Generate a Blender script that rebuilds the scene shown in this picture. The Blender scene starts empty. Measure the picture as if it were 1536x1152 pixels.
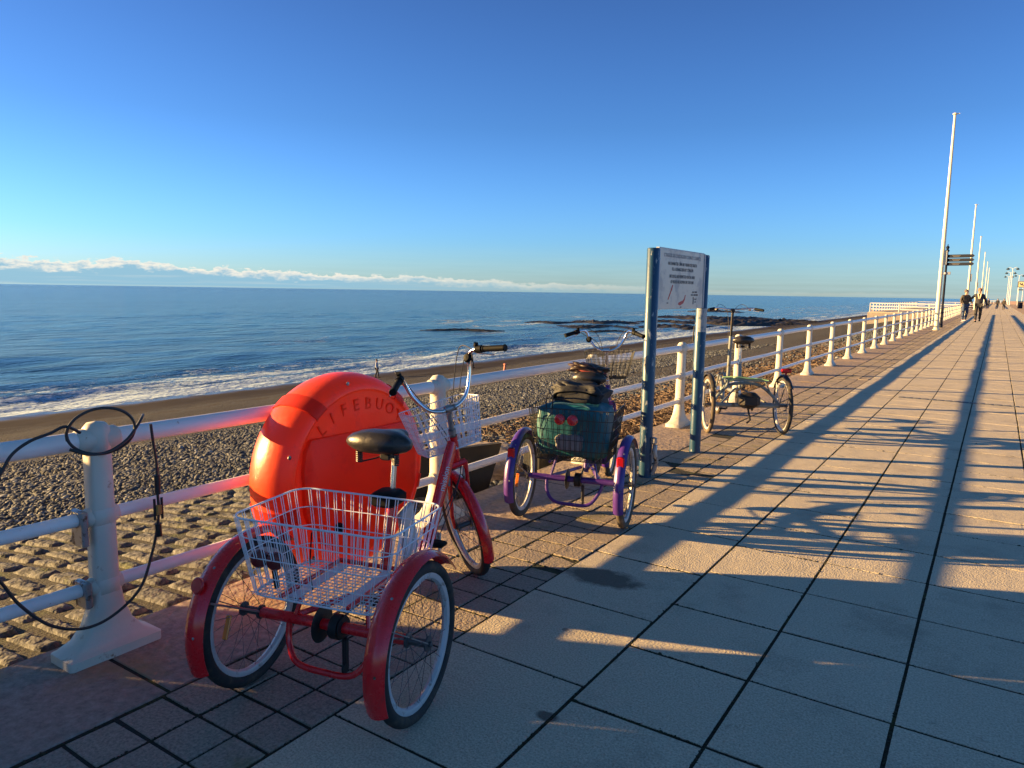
import bpy, math, random
import numpy as np
from mathutils import Vector, Matrix
random.seed(7); rng = np.random.default_rng(7)
sc = bpy.context.scene
COL = sc.collection
R = math.radians
# ------------------------------------------------------------------ camera
cam = bpy.data.objects.new('camera', bpy.data.cameras.new('camera'))
COL.objects.link(cam); sc.camera = cam
cam.data.sensor_width = 36; cam.data.lens = 1090 / 1536 * 36
cam.data.clip_start = .05; cam.data.clip_end = 120000
Rm = [[0.83280823, -0.08259665, 0.54736483], [0.55334252, 0.09639629, -0.82735713], [0.01557299, 0.99191005, 0.12598386]]
M4 = Matrix(Rm).to_4x4(); M4.translation = Vector((0, 0, 1.65))
cam.matrix_world = M4
# ------------------------------------------------------------------ light
SUN_EL, SUN_AZ = 10.8, 245.3          # degrees; azimuth clockwise from +Y
EXPOSURE = 1.98
w = bpy.data.worlds.new('World'); sc.world = w; w.use_nodes = True
sun = bpy.data.objects.new('sun', bpy.data.lights.new('sun', 'SUN')); COL.objects.link(sun)
sun.data.energy = 5.0; sun.data.angle = R(.5); sun.data.color = (1, .62, .23)
sd = Vector((math.sin(R(SUN_AZ)) * math.cos(R(SUN_EL)), math.cos(R(SUN_AZ)) * math.cos(R(SUN_EL)), math.sin(R(SUN_EL))))
sun.rotation_euler = sd.to_track_quat('Z', 'Y').to_euler()
sc.view_settings.view_transform = 'Standard'; sc.view_settings.look = 'None'
sc.view_settings.exposure = EXPOSURE; sc.view_settings.gamma = 1


class N:  # tiny node helper
    def __init__(s, tree): s.t = tree; tree.nodes.clear()
    def n(s, typ, ins=None, **kw):
        x = s.t.nodes.new(typ)
        for k, v in kw.items(): setattr(x, k, v)
        for k, v in (ins or {}).items():
            if isinstance(v, bpy.types.NodeSocket): s.t.links.new(v, x.inputs[k])
            else: x.inputs[k].default_value = v
        return x
    def m(s, op, a, b=None, c=None, clamp=False):
        i = {0: a}
        if b is not None: i[1] = b
        if c is not None: i[2] = c
        x = s.n('ShaderNodeMath', i, operation=op); x.use_clamp = clamp
        return x.outputs[0]
    def mix(s, f, a, b, bt='MIX'):
        x = s.n('ShaderNodeMix', data_type='RGBA', blend_type=bt); x.clamp_factor = True
        for k, v in ((0, f), (6, a), (7, b)):
            if isinstance(v, bpy.types.NodeSocket): s.t.links.new(v, x.inputs[k])
            else: x.inputs[k].default_value = v if k == 0 else (*v, 1)
        return x.outputs[2]
    def rng(s, v, a, b, c=0., d=1.):
        x = s.n('ShaderNodeMapRange', {0: v, 1: a, 2: b, 3: c, 4: d}); return x.outputs[0]
    def noise(s, vec, scale, detail=4, rough=.55, dist=0):
        return s.n('ShaderNodeTexNoise', {'Vector': vec, 'Scale': scale, 'Detail': detail, 'Roughness': rough, 'Distortion': dist}).outputs[0]
    def scl(s, vec, v):
        return s.n('ShaderNodeVectorMath', {0: vec, 1: v}, operation='MULTIPLY').outputs[0]


def build_world():
    k = N(w.node_tree)
    sky = k.n('ShaderNodeTexSky', sky_type='NISHITA', sun_disc=False)
    sky.sun_elevation = R(SUN_EL); sky.sun_rotation = R(SUN_AZ)
    sky.altitude = 0; sky.air_density = 1.25; sky.dust_density = .35; sky.ozone_density = 3.2
    tc = k.n('ShaderNodeTexCoord').outputs['Generated']
    sp = k.n('ShaderNodeSeparateXYZ', {0: tc})
    x, y, z = sp.outputs
    az = k.m('ARCTAN2', k.m('MULTIPLY', x, -1), y)       # left of +Y, radians
    # a bank of low cumulus lying along the sea horizon, tallest to the left
    h = k.rng(az, .28, 1.15, .006, .034)
    vec = k.n('ShaderNodeCombineXYZ', {0: k.m('MULTIPLY', az, 34), 1: k.m('MULTIPLY', z, 90), 2: 0.}).outputs[0]
    n1 = k.rng(k.noise(vec, 1.7, 7, .62), .3, .7)
    n2 = k.rng(k.noise(vec, .34, 3, .5), .33, .67)
    top = k.m('MULTIPLY', h, k.m('ADD', .50, k.m('ADD', k.m('MULTIPLY', n1, .42), k.m('MULTIPLY', n2, .32))))
    mask = k.rng(k.m('SUBTRACT', top, z), -.0006, .0016)
    lower = k.rng(z, -.002, .002)
    mask = k.m('MULTIPLY', mask, lower)
    edge = k.rng(k.m('SUBTRACT', top, z), .001, .010)
    wisp = k.noise(k.n('ShaderNodeCombineXYZ', {0: k.m('MULTIPLY', az, 9), 1: k.m('MULTIPLY', z, 260), 2: 3.}).outputs[0], 1., 4)
    ccol = k.mix(k.m('ADD', edge, k.m('MULTIPLY', k.m('SUBTRACT', wisp, .5), .9)), (3.6, 3.35, 2.9), (1.05, 1.95, 2.55))
    # thin veil of haze over the bank
    veil = k.m('MULTIPLY', k.rng(z, .006, .062, 1., 0.), k.rng(wisp, .35, .75, .1, .75))
    cr = k.n('ShaderNodeValToRGB', {0: z}); e = cr.color_ramp; e.elements[0].color = (.46, .76, 1.50, 1); e.elements[1].color = (.34, .43, .44, 1); e.elements[1].position = .8
    for p_, c_ in ((.07, (.34, .65, 1.34, 1)), (.21, (.26, .46, .87, 1)), (.36, (.235, .365, .68, 1))): q_ = e.elements.new(p_); q_.color = c_
    grade = k.mix(1., sky.outputs[0], cr.outputs[0], 'MULTIPLY')
    c1 = k.mix(k.m('MULTIPLY', veil, .4), grade, (2.0, 2.9, 3.1))
    amt = k.m('MULTIPLY', mask, k.rng(az, .35, .85, .12, .92))
    c2 = k.mix(amt, c1, ccol)
    bg = k.n('ShaderNodeBackground', {0: c2, 1: .07})
    out = k.n('ShaderNodeOutputWorld', {0: bg.outputs[0]})
build_world()


# ------------------------------------------------------------------ mesh kit
def V(*a): return np.array(a, float)
def nz(v):
    v = np.asarray(v, float); return v / (np.linalg.norm(v) + 1e-12)


class MB:
    def __init__(s): s.v = []; s.f = []; s.n = 0
    def add(s, vs, fs):
        vs = np.asarray(vs, float); s.v.append(vs); o = s.n
        s.f += [tuple(i + o for i in f) for f in fs]; s.n += len(vs); return s
    def box(s, c, d, M=None, bev=0.0):
        c = V(*c); d = V(*d) / 2
        if bev <= 0:
            P = np.array([[x, y, z] for x in (-1, 1) for y in (-1, 1) for z in (-1, 1)]) * d
            F = [(0, 1, 3, 2), (4, 6, 7, 5), (0, 4, 5, 1), (2, 3, 7, 6), (0, 2, 6, 4), (1, 5, 7, 3)]
        else:
            b = min(bev, min(d) * .9); P = []; F = []
            rings = []
            for z, k in ((-d[2], b), (-d[2] + b, 0), (d[2] - b, 0), (d[2], b)):
                X = d[0] - k; Y = d[1] - k; r = []
                for (px, py) in ((-X, -Y + b), (-X + b, -Y), (X - b, -Y), (X, -Y + b), (X, Y - b), (X - b, Y), (-X + b, Y), (-X, Y - b)):
                    r.append(len(P)); P.append((px, py, z))
                rings.append(r)
            for a, c2 in zip(rings, rings[1:]):
                for i in range(8): F.append((a[i], a[(i + 1) % 8], c2[(i + 1) % 8], c2[i]))
            F.append(tuple(rings[0][::-1])); F.append(tuple(rings[-1])); P = np.array(P)
        if M is not None: P = P @ np.asarray(M).T
        return s.add(P + c, F)
    def tube(s, pts, r, seg=8, closed=False, cap=True, flat=1.0, up=None):
        pts = [V(*p) for p in pts]; n = len(pts)
        rs = r if hasattr(r, '__len__') else [r] * n
        P = []; prev = None
        for i, p in enumerate(pts):
            if closed: t = nz(pts[(i + 1) % n] - pts[i - 1])
            else: t = nz(pts[min(i + 1, n - 1)] - pts[max(i - 1, 0)])
            if prev is None:
                a = V(*up) if up is not None else (V(0, 0, 1) if abs(t[2]) < .9 else V(0, 1, 0))
            else: a = prev
            b = nz(np.cross(t, a)); a = nz(np.cross(b, t)); prev = a
            for j in range(seg):
                q = 2 * math.pi * j / seg
                P.append(p + rs[i] * (math.cos(q) * b + flat * math.sin(q) * a))
        F = []
        for i in range(n if closed else n - 1):
            for j in range(seg):
                i2 = (i + 1) % n
                F.append((i * seg + j, i * seg + (j + 1) % seg, i2 * seg + (j + 1) % seg, i2 * seg + j))
        if cap and not closed:
            F.append(tuple(range(seg))[::-1]); F.append(tuple((n - 1) * seg + j for j in range(seg)))
        return s.add(P, F)
    def lathe(s, prof, c, axis=(0, 0, 1), seg=24, closed=False, ref=None):
        """prof: list of (radius, height along axis)"""
        ax = nz(axis); a = V(0, 0, 1) if abs(ax[2]) < .9 else V(1, 0, 0)
        if ref is not None: a = V(*ref)
        e1 = nz(np.cross(a, ax)); e2 = np.cross(ax, e1); c = V(*c); P = []; m = len(prof)
        for (r, h) in prof:
            for j in range(seg):
                q = 2 * math.pi * j / seg
                P.append(c + ax * h + r * (math.cos(q) * e1 + math.sin(q) * e2))
        F = []
        for i in range(m if closed else m - 1):
            for j in range(seg):
                i2 = (i + 1) % m
                F.append((i * seg + j, i * seg + (j + 1) % seg, i2 * seg + (j + 1) % seg, i2 * seg + j))
        if not closed:
            if prof[0][0] > 1e-4: F.append(tuple(range(seg))[::-1])
            if prof[-1][0] > 1e-4: F.append(tuple((m - 1) * seg + j for j in range(seg)))
        return s.add(P, F)
    def torus(s, c, axis, R0, r, seg=40, rs=10, w=1.0):
        prof = [(R0 + r * math.cos(a), w * r * math.sin(a)) for a in np.linspace(0, 2 * math.pi, rs, endpoint=False)]
        return s.lathe(prof, c, axis, seg, closed=True)
    def arc_sheet(s, c, u, f, R0, a0, a1, prof, n=28):
        """sweep a cross section (radial offset, lateral offset) round an axle. angle 0 = up, positive = forward"""
        c = V(*c); u = nz(u); f = nz(f); z = np.cross(u, f); P = []; m = len(prof)
        for i in range(n + 1):
            a = a0 + (a1 - a0) * i / n; d = math.cos(a) * z + math.sin(a) * f
            for (dr, du) in prof: P.append(c + d * (R0 + dr) + u * du)
        F = [(i * m + j, i * m + (j + 1) % m, (i + 1) * m + (j + 1) % m, (i + 1) * m + j) for i in range(n) for j in range(m)]
        F += [tuple(range(m))[::-1], tuple(n * m + j for j in range(m))]
        return s.add(P, F)
    def grid(s, P, nu, nv):
        return s.add(P, [(i * nv + j, (i + 1) * nv + j, (i + 1) * nv + j + 1, i * nv + j + 1) for i in range(nu - 1) for j in range(nv - 1)])
    def build(s, name, mat, parent=None, smooth=True, loc=None, rotz=None, angle=40):
        me = bpy.data.meshes.new(name)
        me.from_pydata(np.concatenate(s.v).tolist(), [], s.f); me.update()
        import bmesh
        bm = bmesh.new(); bm.from_mesh(me); bmesh.ops.recalc_face_normals(bm, faces=bm.faces); bm.to_mesh(me); bm.free()
        me.materials.append(mat)
        if smooth: me.shade_smooth(); me.set_sharp_from_angle(angle=R(angle))
        else: me.shade_flat()
        o = bpy.data.objects.new(name, me); COL.objects.link(o)
        if parent is not None: o.parent = parent
        if loc is not None: o.location = loc
        if rotz is not None: o.rotation_euler = (0, 0, rotz)
        return o


def raw(name, verts, faces_flat, counts, mat, smooth=False):
    """fast numpy mesh"""
    me = bpy.data.meshes.new(name); verts = np.asarray(verts, np.float32)
    me.vertices.add(len(verts)); me.vertices.foreach_set('co', verts.ravel())
    faces_flat = np.asarray(faces_flat, np.int32).ravel(); counts = np.asarray(counts, np.int32)
    me.loops.add(len(faces_flat)); me.loops.foreach_set('vertex_index', faces_flat)
    me.polygons.add(len(counts)); st = np.concatenate([[0], np.cumsum(counts)[:-1]]).astype(np.int32)
    me.polygons.foreach_set('loop_start', st); me.polygons.foreach_set('loop_total', counts)
    me.update(); me.validate()
    me.materials.append(mat)
    if smooth: me.shade_smooth()
    else: me.shade_flat()
    o = bpy.data.objects.new(name, me); COL.objects.link(o); return o


def tag(o, label=None, cat=None, group=None, kind=None):
    if label: o['label'] = label
    if cat: o['category'] = cat
    if group: o['group'] = group
    if kind: o['kind'] = kind
    return o
def thing(name, label, cat, loc=(0, 0, 0), rotz=0, group=None):
    o = bpy.data.objects.new(name, None); COL.objects.link(o); o.location = loc; o.rotation_euler = (0, 0, rotz)
    return tag(o, label, cat, group)
def copy_tree(o, parent=None):
    c = o.copy(); COL.objects.link(c); c.parent = parent
    for ch in [x for x in bpy.data.objects if x.parent == o]: copy_tree(ch, c)
    return c
def spline(pts, n=8, closed=False):
    pts = [V(*p) for p in pts]; out = []; m = len(pts)
    for i in range(m if closed else m - 1):
        p0 = pts[i - 1] if (i > 0 or closed) else pts[0]; p1 = pts[i]; p2 = pts[(i + 1) % m]
        p3 = pts[(i + 2) % m] if closed else pts[min(i + 2, m - 1)]
        for k in range(n):
            t = k / n
            out.append(.5 * ((2 * p1) + (-p0 + p2) * t + (2 * p0 - 5 * p1 + 4 * p2 - p3) * t * t + (-p0 + 3 * p1 - 3 * p2 + p3) * t ** 3))
    if not closed: out.append(pts[-1])
    return out


# ------------------------------------------------------------------ materials
MATS = {}
def M(name, col, rough=.5, metal=0., var=.12, scale=18, bump=0., bscale=60, coat=0., dirt=None, dscale=5, dlo=.52, dhi=.62, spec=.5, coords='Object', stretch=(1, 1, 1), croughness=.08):
    if name in MATS: return MATS[name]
    m = bpy.data.materials.new(name); m.use_nodes = True; k = N(m.node_tree); MATS[name] = m
    co = k.n('ShaderNodeTexCoord').outputs[coords]; cs = k.scl(co, stretch)
    n1 = k.noise(cs, scale, 5, .6)
    c = k.mix(n1, tuple(x * (1 - var) for x in col), tuple(min(1, x * (1 + var)) for x in col))
    rr = k.rng(n1, .3, .7, max(0, rough - .06), min(1, rough + .08))
    if dirt:
        n2 = k.noise(cs, dscale, 6, .65); f = k.rng(n2, dlo, dhi); c = k.mix(f, c, dirt); rr = k.m('ADD', rr, k.m('MULTIPLY', f, .2), clamp=True)
    b = k.n('ShaderNodeBsdfPrincipled', {'Base Color': c, 'Roughness': rr, 'Metallic': metal, 'Coat Weight': coat, 'Coat Roughness': croughness, 'Specular IOR Level': spec})
    if bump:
        bn = k.n('ShaderNodeBump', {'Strength': 1., 'Distance': bump, 'Height': k.noise(cs, bscale, 4, .6)})
        k.t.links.new(bn.outputs[0], b.inputs['Normal'])
    k.n('ShaderNodeOutputMaterial', {0: b.outputs[0]}); return m

red = M('red_paint', (.78, .006, .014), .26, var=.1, coat=.6, dirt=(.36, .012, .012), dscale=9, dlo=.6, dhi=.75)
purple = M('purple_paint', (.075, .024, .21), .35, coat=.3, dirt=(.12, .05, .25), dscale=9, dlo=.58, dhi=.7)
greyp = M('grey_green_paint', (.20, .23, .23), .4, coat=.3, dirt=(.12, .10, .07), dscale=14)
rubber = M('rubber', (.018, .018, .02), .75, var=.3, scale=30, dirt=(.085, .065, .045), dscale=16, dlo=.5, dhi=.72, bump=.0006, bscale=160)
rubber_dusty = M('dusty_rubber', (.075, .058, .042), .85, var=.3, scale=26, dirt=(.16, .12, .08), dscale=10, bump=.0006, bscale=160)
alloy = M('alloy_rim', (.52, .52, .54), .5, .35, dirt=(.25, .2, .16), dscale=22, dlo=.56, dhi=.7)
chrome = M('chrome', (.72, .72, .74), .14, 1., var=.04, dirt=(.35, .28, .22), dscale=30, dlo=.62, dhi=.72)
steel = M('steel', (.35, .35, .36), .42, .8, dirt=(.12, .08, .05), dscale=25)
spokem = M('spoke_steel', (.09, .09, .095), .45, .5)
blackp = M('black_plastic', (.007, .008, .009), .6, spec=.12)
blackm = M('black_metal', (.02, .02, .022), .5, .3, dirt=(.06, .04, .03), dscale=20)
whitew = M('white_wire', (.78, .79, .84), .35, coat=.2, dirt=(.45, .36, .28), dscale=25, dlo=.6, dhi=.75)
blackw = M('black_wire', (.02, .022, .022), .45)
leather = M('black_vinyl', (.02, .018, .017), .33, bump=.0012, bscale=140, dirt=(.05, .04, .035), dscale=12)
refl = M('red_reflector', (.55, .008, .012), .15, coat=.6, bump=.0012, bscale=220)
dkrefl = M('dark_red_reflector', (.14, .012, .015), .2, coat=.6, bump=.001, bscale=200)
amber = M('amber_reflector', (.85, .22, .015), .2, coat=.5, bump=.001, bscale=200)
buoym = M('orange_plastic', (.92, .075, .012), .36, var=.12, scale=4, bump=.0012, bscale=40, dirt=(.60, .07, .03), dscale=6, dlo=.54, dhi=.70, coat=.1, croughness=.3)
def _thin(m, col, f):    # thin moulded plastic lets some sun through
    k = N.__new__(N); k.t = m.node_tree; b = [n for n in k.t.nodes if n.type == 'BSDF_PRINCIPLED'][0]; o = [n for n in k.t.nodes if n.type == 'OUTPUT_MATERIAL'][0]
    t = k.n('ShaderNodeBsdfTranslucent', {0: (*col, 1)}); mx = k.n('ShaderNodeMixShader', {0: f, 1: b.outputs[0], 2: t.outputs[0]}); k.t.links.new(mx.outputs[0], o.inputs[0])
_thin(buoym, (.95, .10, .016), .22)
buoyd = M('dark_orange_band', (.70, .035, .008), .5, var=.2, scale=12)
_thin(buoyd, (.8, .045, .01), .42)
buoyl = M('housing_door', (.92, .07, .012), .4, var=.12, scale=4, bump=.001, bscale=40, dirt=(.6, .05, .02), dscale=6, dlo=.54, dhi=.7)
_thin(buoyl, (.95, .09, .016), .52)
white_rail = M('white_railing_paint', (.80, .78, .76), .38, var=.06, scale=6, bump=.0014, bscale=35, dirt=(.34, .22, .13), dscale=15, dlo=.65, dhi=.72, coat=.1)
white_post = M('cream_post_paint', (.60, .58, .50), .5, var=.08, scale=7, bump=.0018, bscale=28, dirt=(.30, .21, .13), dscale=14, dlo=.63, dhi=.70)
yel_paint = M('faded_yellow_paint', (.62, .47, .12), .6, dirt=(.6, .56, .48), dscale=12, dlo=.45, dhi=.6)
bluep = M('blue_post_paint', (.010, .055, .115), .38, var=.25, scale=8, dirt=(.34, .38, .38), dscale=26, dlo=.60, dhi=.66, bump=.0008, stretch=(1, 1, .35))
teal = M('teal_nylon', (.006, .105, .130), .5, var=.25, scale=6, bump=.006, bscale=9)
navycloth = M('black_cloth', (.015, .017, .022), .7, var=.3, bump=.004, bscale=14)
browncl = M('dark_brown_leather', (.028, .013, .011), .5, var=.3, bump=.004, bscale=16)
greycloth = M('grey_cloth', (.20, .20, .21), .7, bump=.004, bscale=14)
cablem = M('black_cable', (.022, .022, .024), .5)
polem = M('cream_flagpole_paint', (.72, .68, .50), .4, var=.06)
signm = M('sign_panel', (.60, .58, .50), .4, var=.06, scale=8, dirt=(.45, .46, .43), dscale=5)
textm = M('sign_text', (.06, .07, .09), .5)
textg = M('sign_text_faded', (.33, .34, .36), .5)
redt = M('sign_map_red', (.45, .03, .03), .5)
darkb = M('dark_bluegrey_paint', (.010, .014, .030), .6, spec=.15)
concm = M('rough_concrete', (.30, .25, .21), .9, var=.25, scale=3, bump=.012, bscale=14, dirt=(.18, .14, .11), dscale=2)
blackboard = M('black_weathered_steel', (.010, .010, .010), .7, var=.3, scale=6, dirt=(.03, .028, .022), dscale=4)
skin = M('skin', (.45, .25, .18), .55)


def paving_mat(name, cols, patch=None, bump=.0048, bsc=110, grit=.35, spots=()):
    m = bpy.data.materials.new(name); m.use_nodes = True; k = N(m.node_tree)
    co = k.n('ShaderNodeTexCoord').outputs['Object']
    ri = k.n('ShaderNodeNewGeometry').outputs['Random Per Island']
    base = k.mix(ri, cols[0], cols[1])
    big = k.noise(co, .9, 4, .6); base = k.mix(k.rng(big, .4, .7), base, cols[2])
    g = k.noise(co, bsc, 4, .75); base = k.mix(min(1., grit * 1.5), base, k.mix(k.rng(g, .35, .65), tuple(c * .45 for c in cols[0]), tuple(c * 1.5 for c in cols[1])))
    st = k.noise(co, 5, 5, .7); base = k.mix(k.rng(st, .62, .75, 0, .35), base, (.07, .06, .05))
    if spots:                            # an old dark stain, drips, trodden gum
        for (sx, sy, rx_, ry_) in spots:
            dv = k.n('ShaderNodeVectorMath', {0: k.n('ShaderNodeVectorMath', {0: co, 1: (sx, sy, 0)}, operation='SUBTRACT').outputs[0], 1: (1 / rx_, 1 / ry_, 0)}, operation='MULTIPLY').outputs[0]
            ln = k.n('ShaderNodeVectorMath', {0: dv}, operation='LENGTH').outputs['Value']
            f_ = k.rng(k.m('ADD', ln, k.m('MULTIPLY', k.m('SUBTRACT', k.noise(co, 9, 5, .7), .5), 1.1)), .7, 1.05, .8, 0.)
            base = k.mix(f_, base, (.06, .052, .045))
        vg = k.n('ShaderNodeTexVoronoi', {'Vector': co, 'Scale': 2.6}); pick = k.n('ShaderNodeSeparateXYZ', {0: vg.outputs['Color']}).outputs[1]
        gum = k.m('MULTIPLY', k.rng(vg.outputs['Distance'], .05, .035 * 1.3, 0., .6), k.m('GREATER_THAN', pick, .55)); base = k.mix(gum, base, (.10, .09, .08))
        bl = k.noise(co, 1.7, 6, .72); base = k.mix(k.rng(bl, .52, .66, 0., .32), base, (.16, .135, .11))
    if patch:                            # moss and sand lying in patches
        pn = k.noise(co, patch[1], 5, .65); base = k.mix(k.rng(pn, patch[2], patch[3], 0, .85), base, patch[0])
    hgt = k.m('ADD', k.noise(co, bsc * .8, 2, .6), k.m('MULTIPLY', k.noise(co, 7, 4, .6), 1.4))
    bn = k.n('ShaderNodeBump', {'Strength': 1., 'Distance': bump, 'Height': hgt})
    b = k.n('ShaderNodeBsdfPrincipled', {'Base Color': base, 'Roughness': .82, 'Specular IOR Level': .22, 'Normal': bn.outputs[0]})
    k.n('ShaderNodeOutputMaterial', {0: b.outputs[0]}); return m
slabm = paving_mat('paving_slab', ((.49, .43, .325), (.57, .50, .385), (.46, .405, .31)), spots=((-1.80, 3.70, .26, .14), (-1.34, 2.31, .05, .035)))
paverm = paving_mat('small_paver', ((.27, .23, .19), (.35, .29, .23), (.23, .20, .16)), ((.16, .15, .05), 2.2, .56, .72), bump=.005, bsc=80)
apronm = paving_mat('worn_concrete', ((.30, .245, .21), (.33, .26, .22), (.22, .185, .16)), ((.34, .24, .13), 1.4, .52, .66), bump=.010, bsc=22, grit=.3)
cobm = paving_mat('cobble_stone', ((.070, .073, .077), (.120, .120, .120), (.070, .073, .075)), ((.10, .11, .04), 3., .58, .68), bump=.022, bsc=20, grit=.45)
bedm = M('mossy_joint', (.016, .016, .012), .95, var=.5, scale=14, bump=.01, bscale=60, dirt=(.04, .05, .012), dscale=3)


# ------------------------------------------------------------------ setting: paving
def slabs(cells, thick=.03, ch=.0012, jitter=.0009, tilt=.0014):
    """cells: array x0,x1,y0,y1 -> verts, faces"""
    n = len(cells); c = np.asarray(cells, float)
    zc = rng.normal(0, jitter, n); tx = rng.normal(0, tilt, n); ty = rng.normal(0, tilt, n)
    verts = np.zeros((n, 12, 3)); X = [c[:, 0], c[:, 1], c[:, 1], c[:, 0]]; Y = [c[:, 2], c[:, 2], c[:, 3], c[:, 3]]
    mx = (c[:, 0] + c[:, 1]) / 2; my = (c[:, 2] + c[:, 3]) / 2
    sx = [1, -1, -1, 1]; sy = [1, 1, -1, -1]
    for i in range(4):
        jx = rng.normal(0, .0012, n); jy = rng.normal(0, .0012, n)
        for L, (ins, dz) in enumerate(((ch, 0), (0, -ch), (0, -thick))):
            x = X[i] + sx[i] * ins + jx; y = Y[i] + sy[i] * ins + jy
            verts[:, L * 4 + i, 0] = x; verts[:, L * 4 + i, 1] = y
            verts[:, L * 4 + i, 2] = zc + (x - mx) * tx + (y - my) * ty + dz
    F = [(0, 1, 2, 3)] + [(4 * a + i, 4 * (a + 1) + i, 4 * (a + 1) + (i + 1) % 4, 4 * a + (i + 1) % 4) for a in (0, 1) for i in range(4)]
    F = np.array(F)[None] + (np.arange(n) * 12)[:, None, None]
    return verts.reshape(-1, 3), F.reshape(-1), np.full(n * 9, 4)
def joints(y0, pitch, lo, hi): 
    k0 = math.floor((lo - y0) / pitch); return [y0 + pitch * k for k in range(k0, int((hi - y0) / pitch) + 2)]
def column_cells(x0, x1, y0, pitch, lo, hi, g=.011, jt=.0):
    ys = joints(y0, pitch, lo, hi); return [(x0 + g / 2, x1 - g / 2, a + g / 2 + jt * random.random(), b - g / 2) for a, b in zip(ys, ys[1:])]
cells = column_cells(-2.03, -1.32, 1.84, .745, -6, 300, .016)
xe = [-1.32, -.765, -.205, .355, .915, 1.475, 2.035, 2.595]
for i in range(7): cells += column_cells(xe[i], xe[i + 1], 2.475 + random.uniform(-.006, .006), .5635, -6, 300, .016)
tag(raw('promenade_slabs', *slabs(cells), slabm), kind='structure')
cells = []
for a, b in ((-2.685, -2.45), (-2.45, -2.225), (-2.225, -2.03)): cells += column_cells(a, b, 1.535, .193, -5, 150, .015)
tag(raw('pavers', *slabs(cells, jitter=.0022, tilt=.008), paverm), kind='structure')
cells = [(-3.46, -2.70, a + .006, b - .006) for a, b in zip(joints(1.57, 1.9, -5, 150), joints(1.57, 1.9, -5, 150)[1:])]
tag(raw('concrete_edge', *slabs(cells, thick=.25, ch=.008, tilt=.001), apronm), kind='structure')
b = MB(); b.box((-.2, 155, -.1495), (6.4, 330, .29)); tag(b.build('ground', bedm, smooth=False), kind='structure')
tanm = paving_mat('tan_surface', ((.42, .31, .20), (.45, .33, .22), (.38, .29, .20)), bump=.004, bsc=60)
b = MB(); b.box((23.0, 250, -.10), (40.8, 520, .2)); tag(b.build('tan_pavement', tanm, smooth=False), kind='structure')
b = MB(); b.box((-.2, 415, -.10), (5.5, 190, .2)); tag(b.build('far_pavement', tanm, smooth=False), kind='structure')
b = MB()
for i in range(34): b.box((-1.2 + i * .112, 13.62, .004), (.104, .11, .012), bev=.003)
tag(b.build('drain_channel', M('drain_iron', (.10, .11, .13), .6)), 'long narrow metal drain channel crossing the paving slabs', 'drain')

def moss():
    r = np.random.default_rng(21); X = []; Y = []
    for i, xj in enumerate([-2.69, -2.45, -2.225, -2.03] + xe[:6]):
        n = 2600; y = 1 + 13 * r.random(n) ** 1.4; dens = .5 + .5 * np.sin(y * 3.1 + i) * np.sin(y * 1.3 + 2 * i); ok = r.random(n) < .35 + .65 * dens
        X.append(xj + r.normal(0, .0032, ok.sum())); Y.append(y[ok])
    for y0, p, xa, xb in ((1.84, .745, -2.03, -1.32), (2.475, .5635, -1.32, .9), (1.535, .193, -2.69, -2.03)):
        for q in range(int(9 / p)):
            n = int(230 * (xb - xa) * (.4 + .6 * r.random())); X.append(r.uniform(xa, xb, n)); Y.append(y0 + p * q + r.normal(0, .003, n))
    x = np.concatenate(X); y = np.concatenate(Y); s_ = np.exp(r.normal(-5.35, .35, len(x))); z = 0 * x - .0035
    m = M('joint_moss', (.022, .024, .010), .95, var=.5, scale=30)
    tag(scatter('moss', x, y, z, s_, m, flat=(.3, .6), seed=22), 'dark moss and grit filling the joints between the paving slabs', 'moss', kind='stuff')
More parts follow.
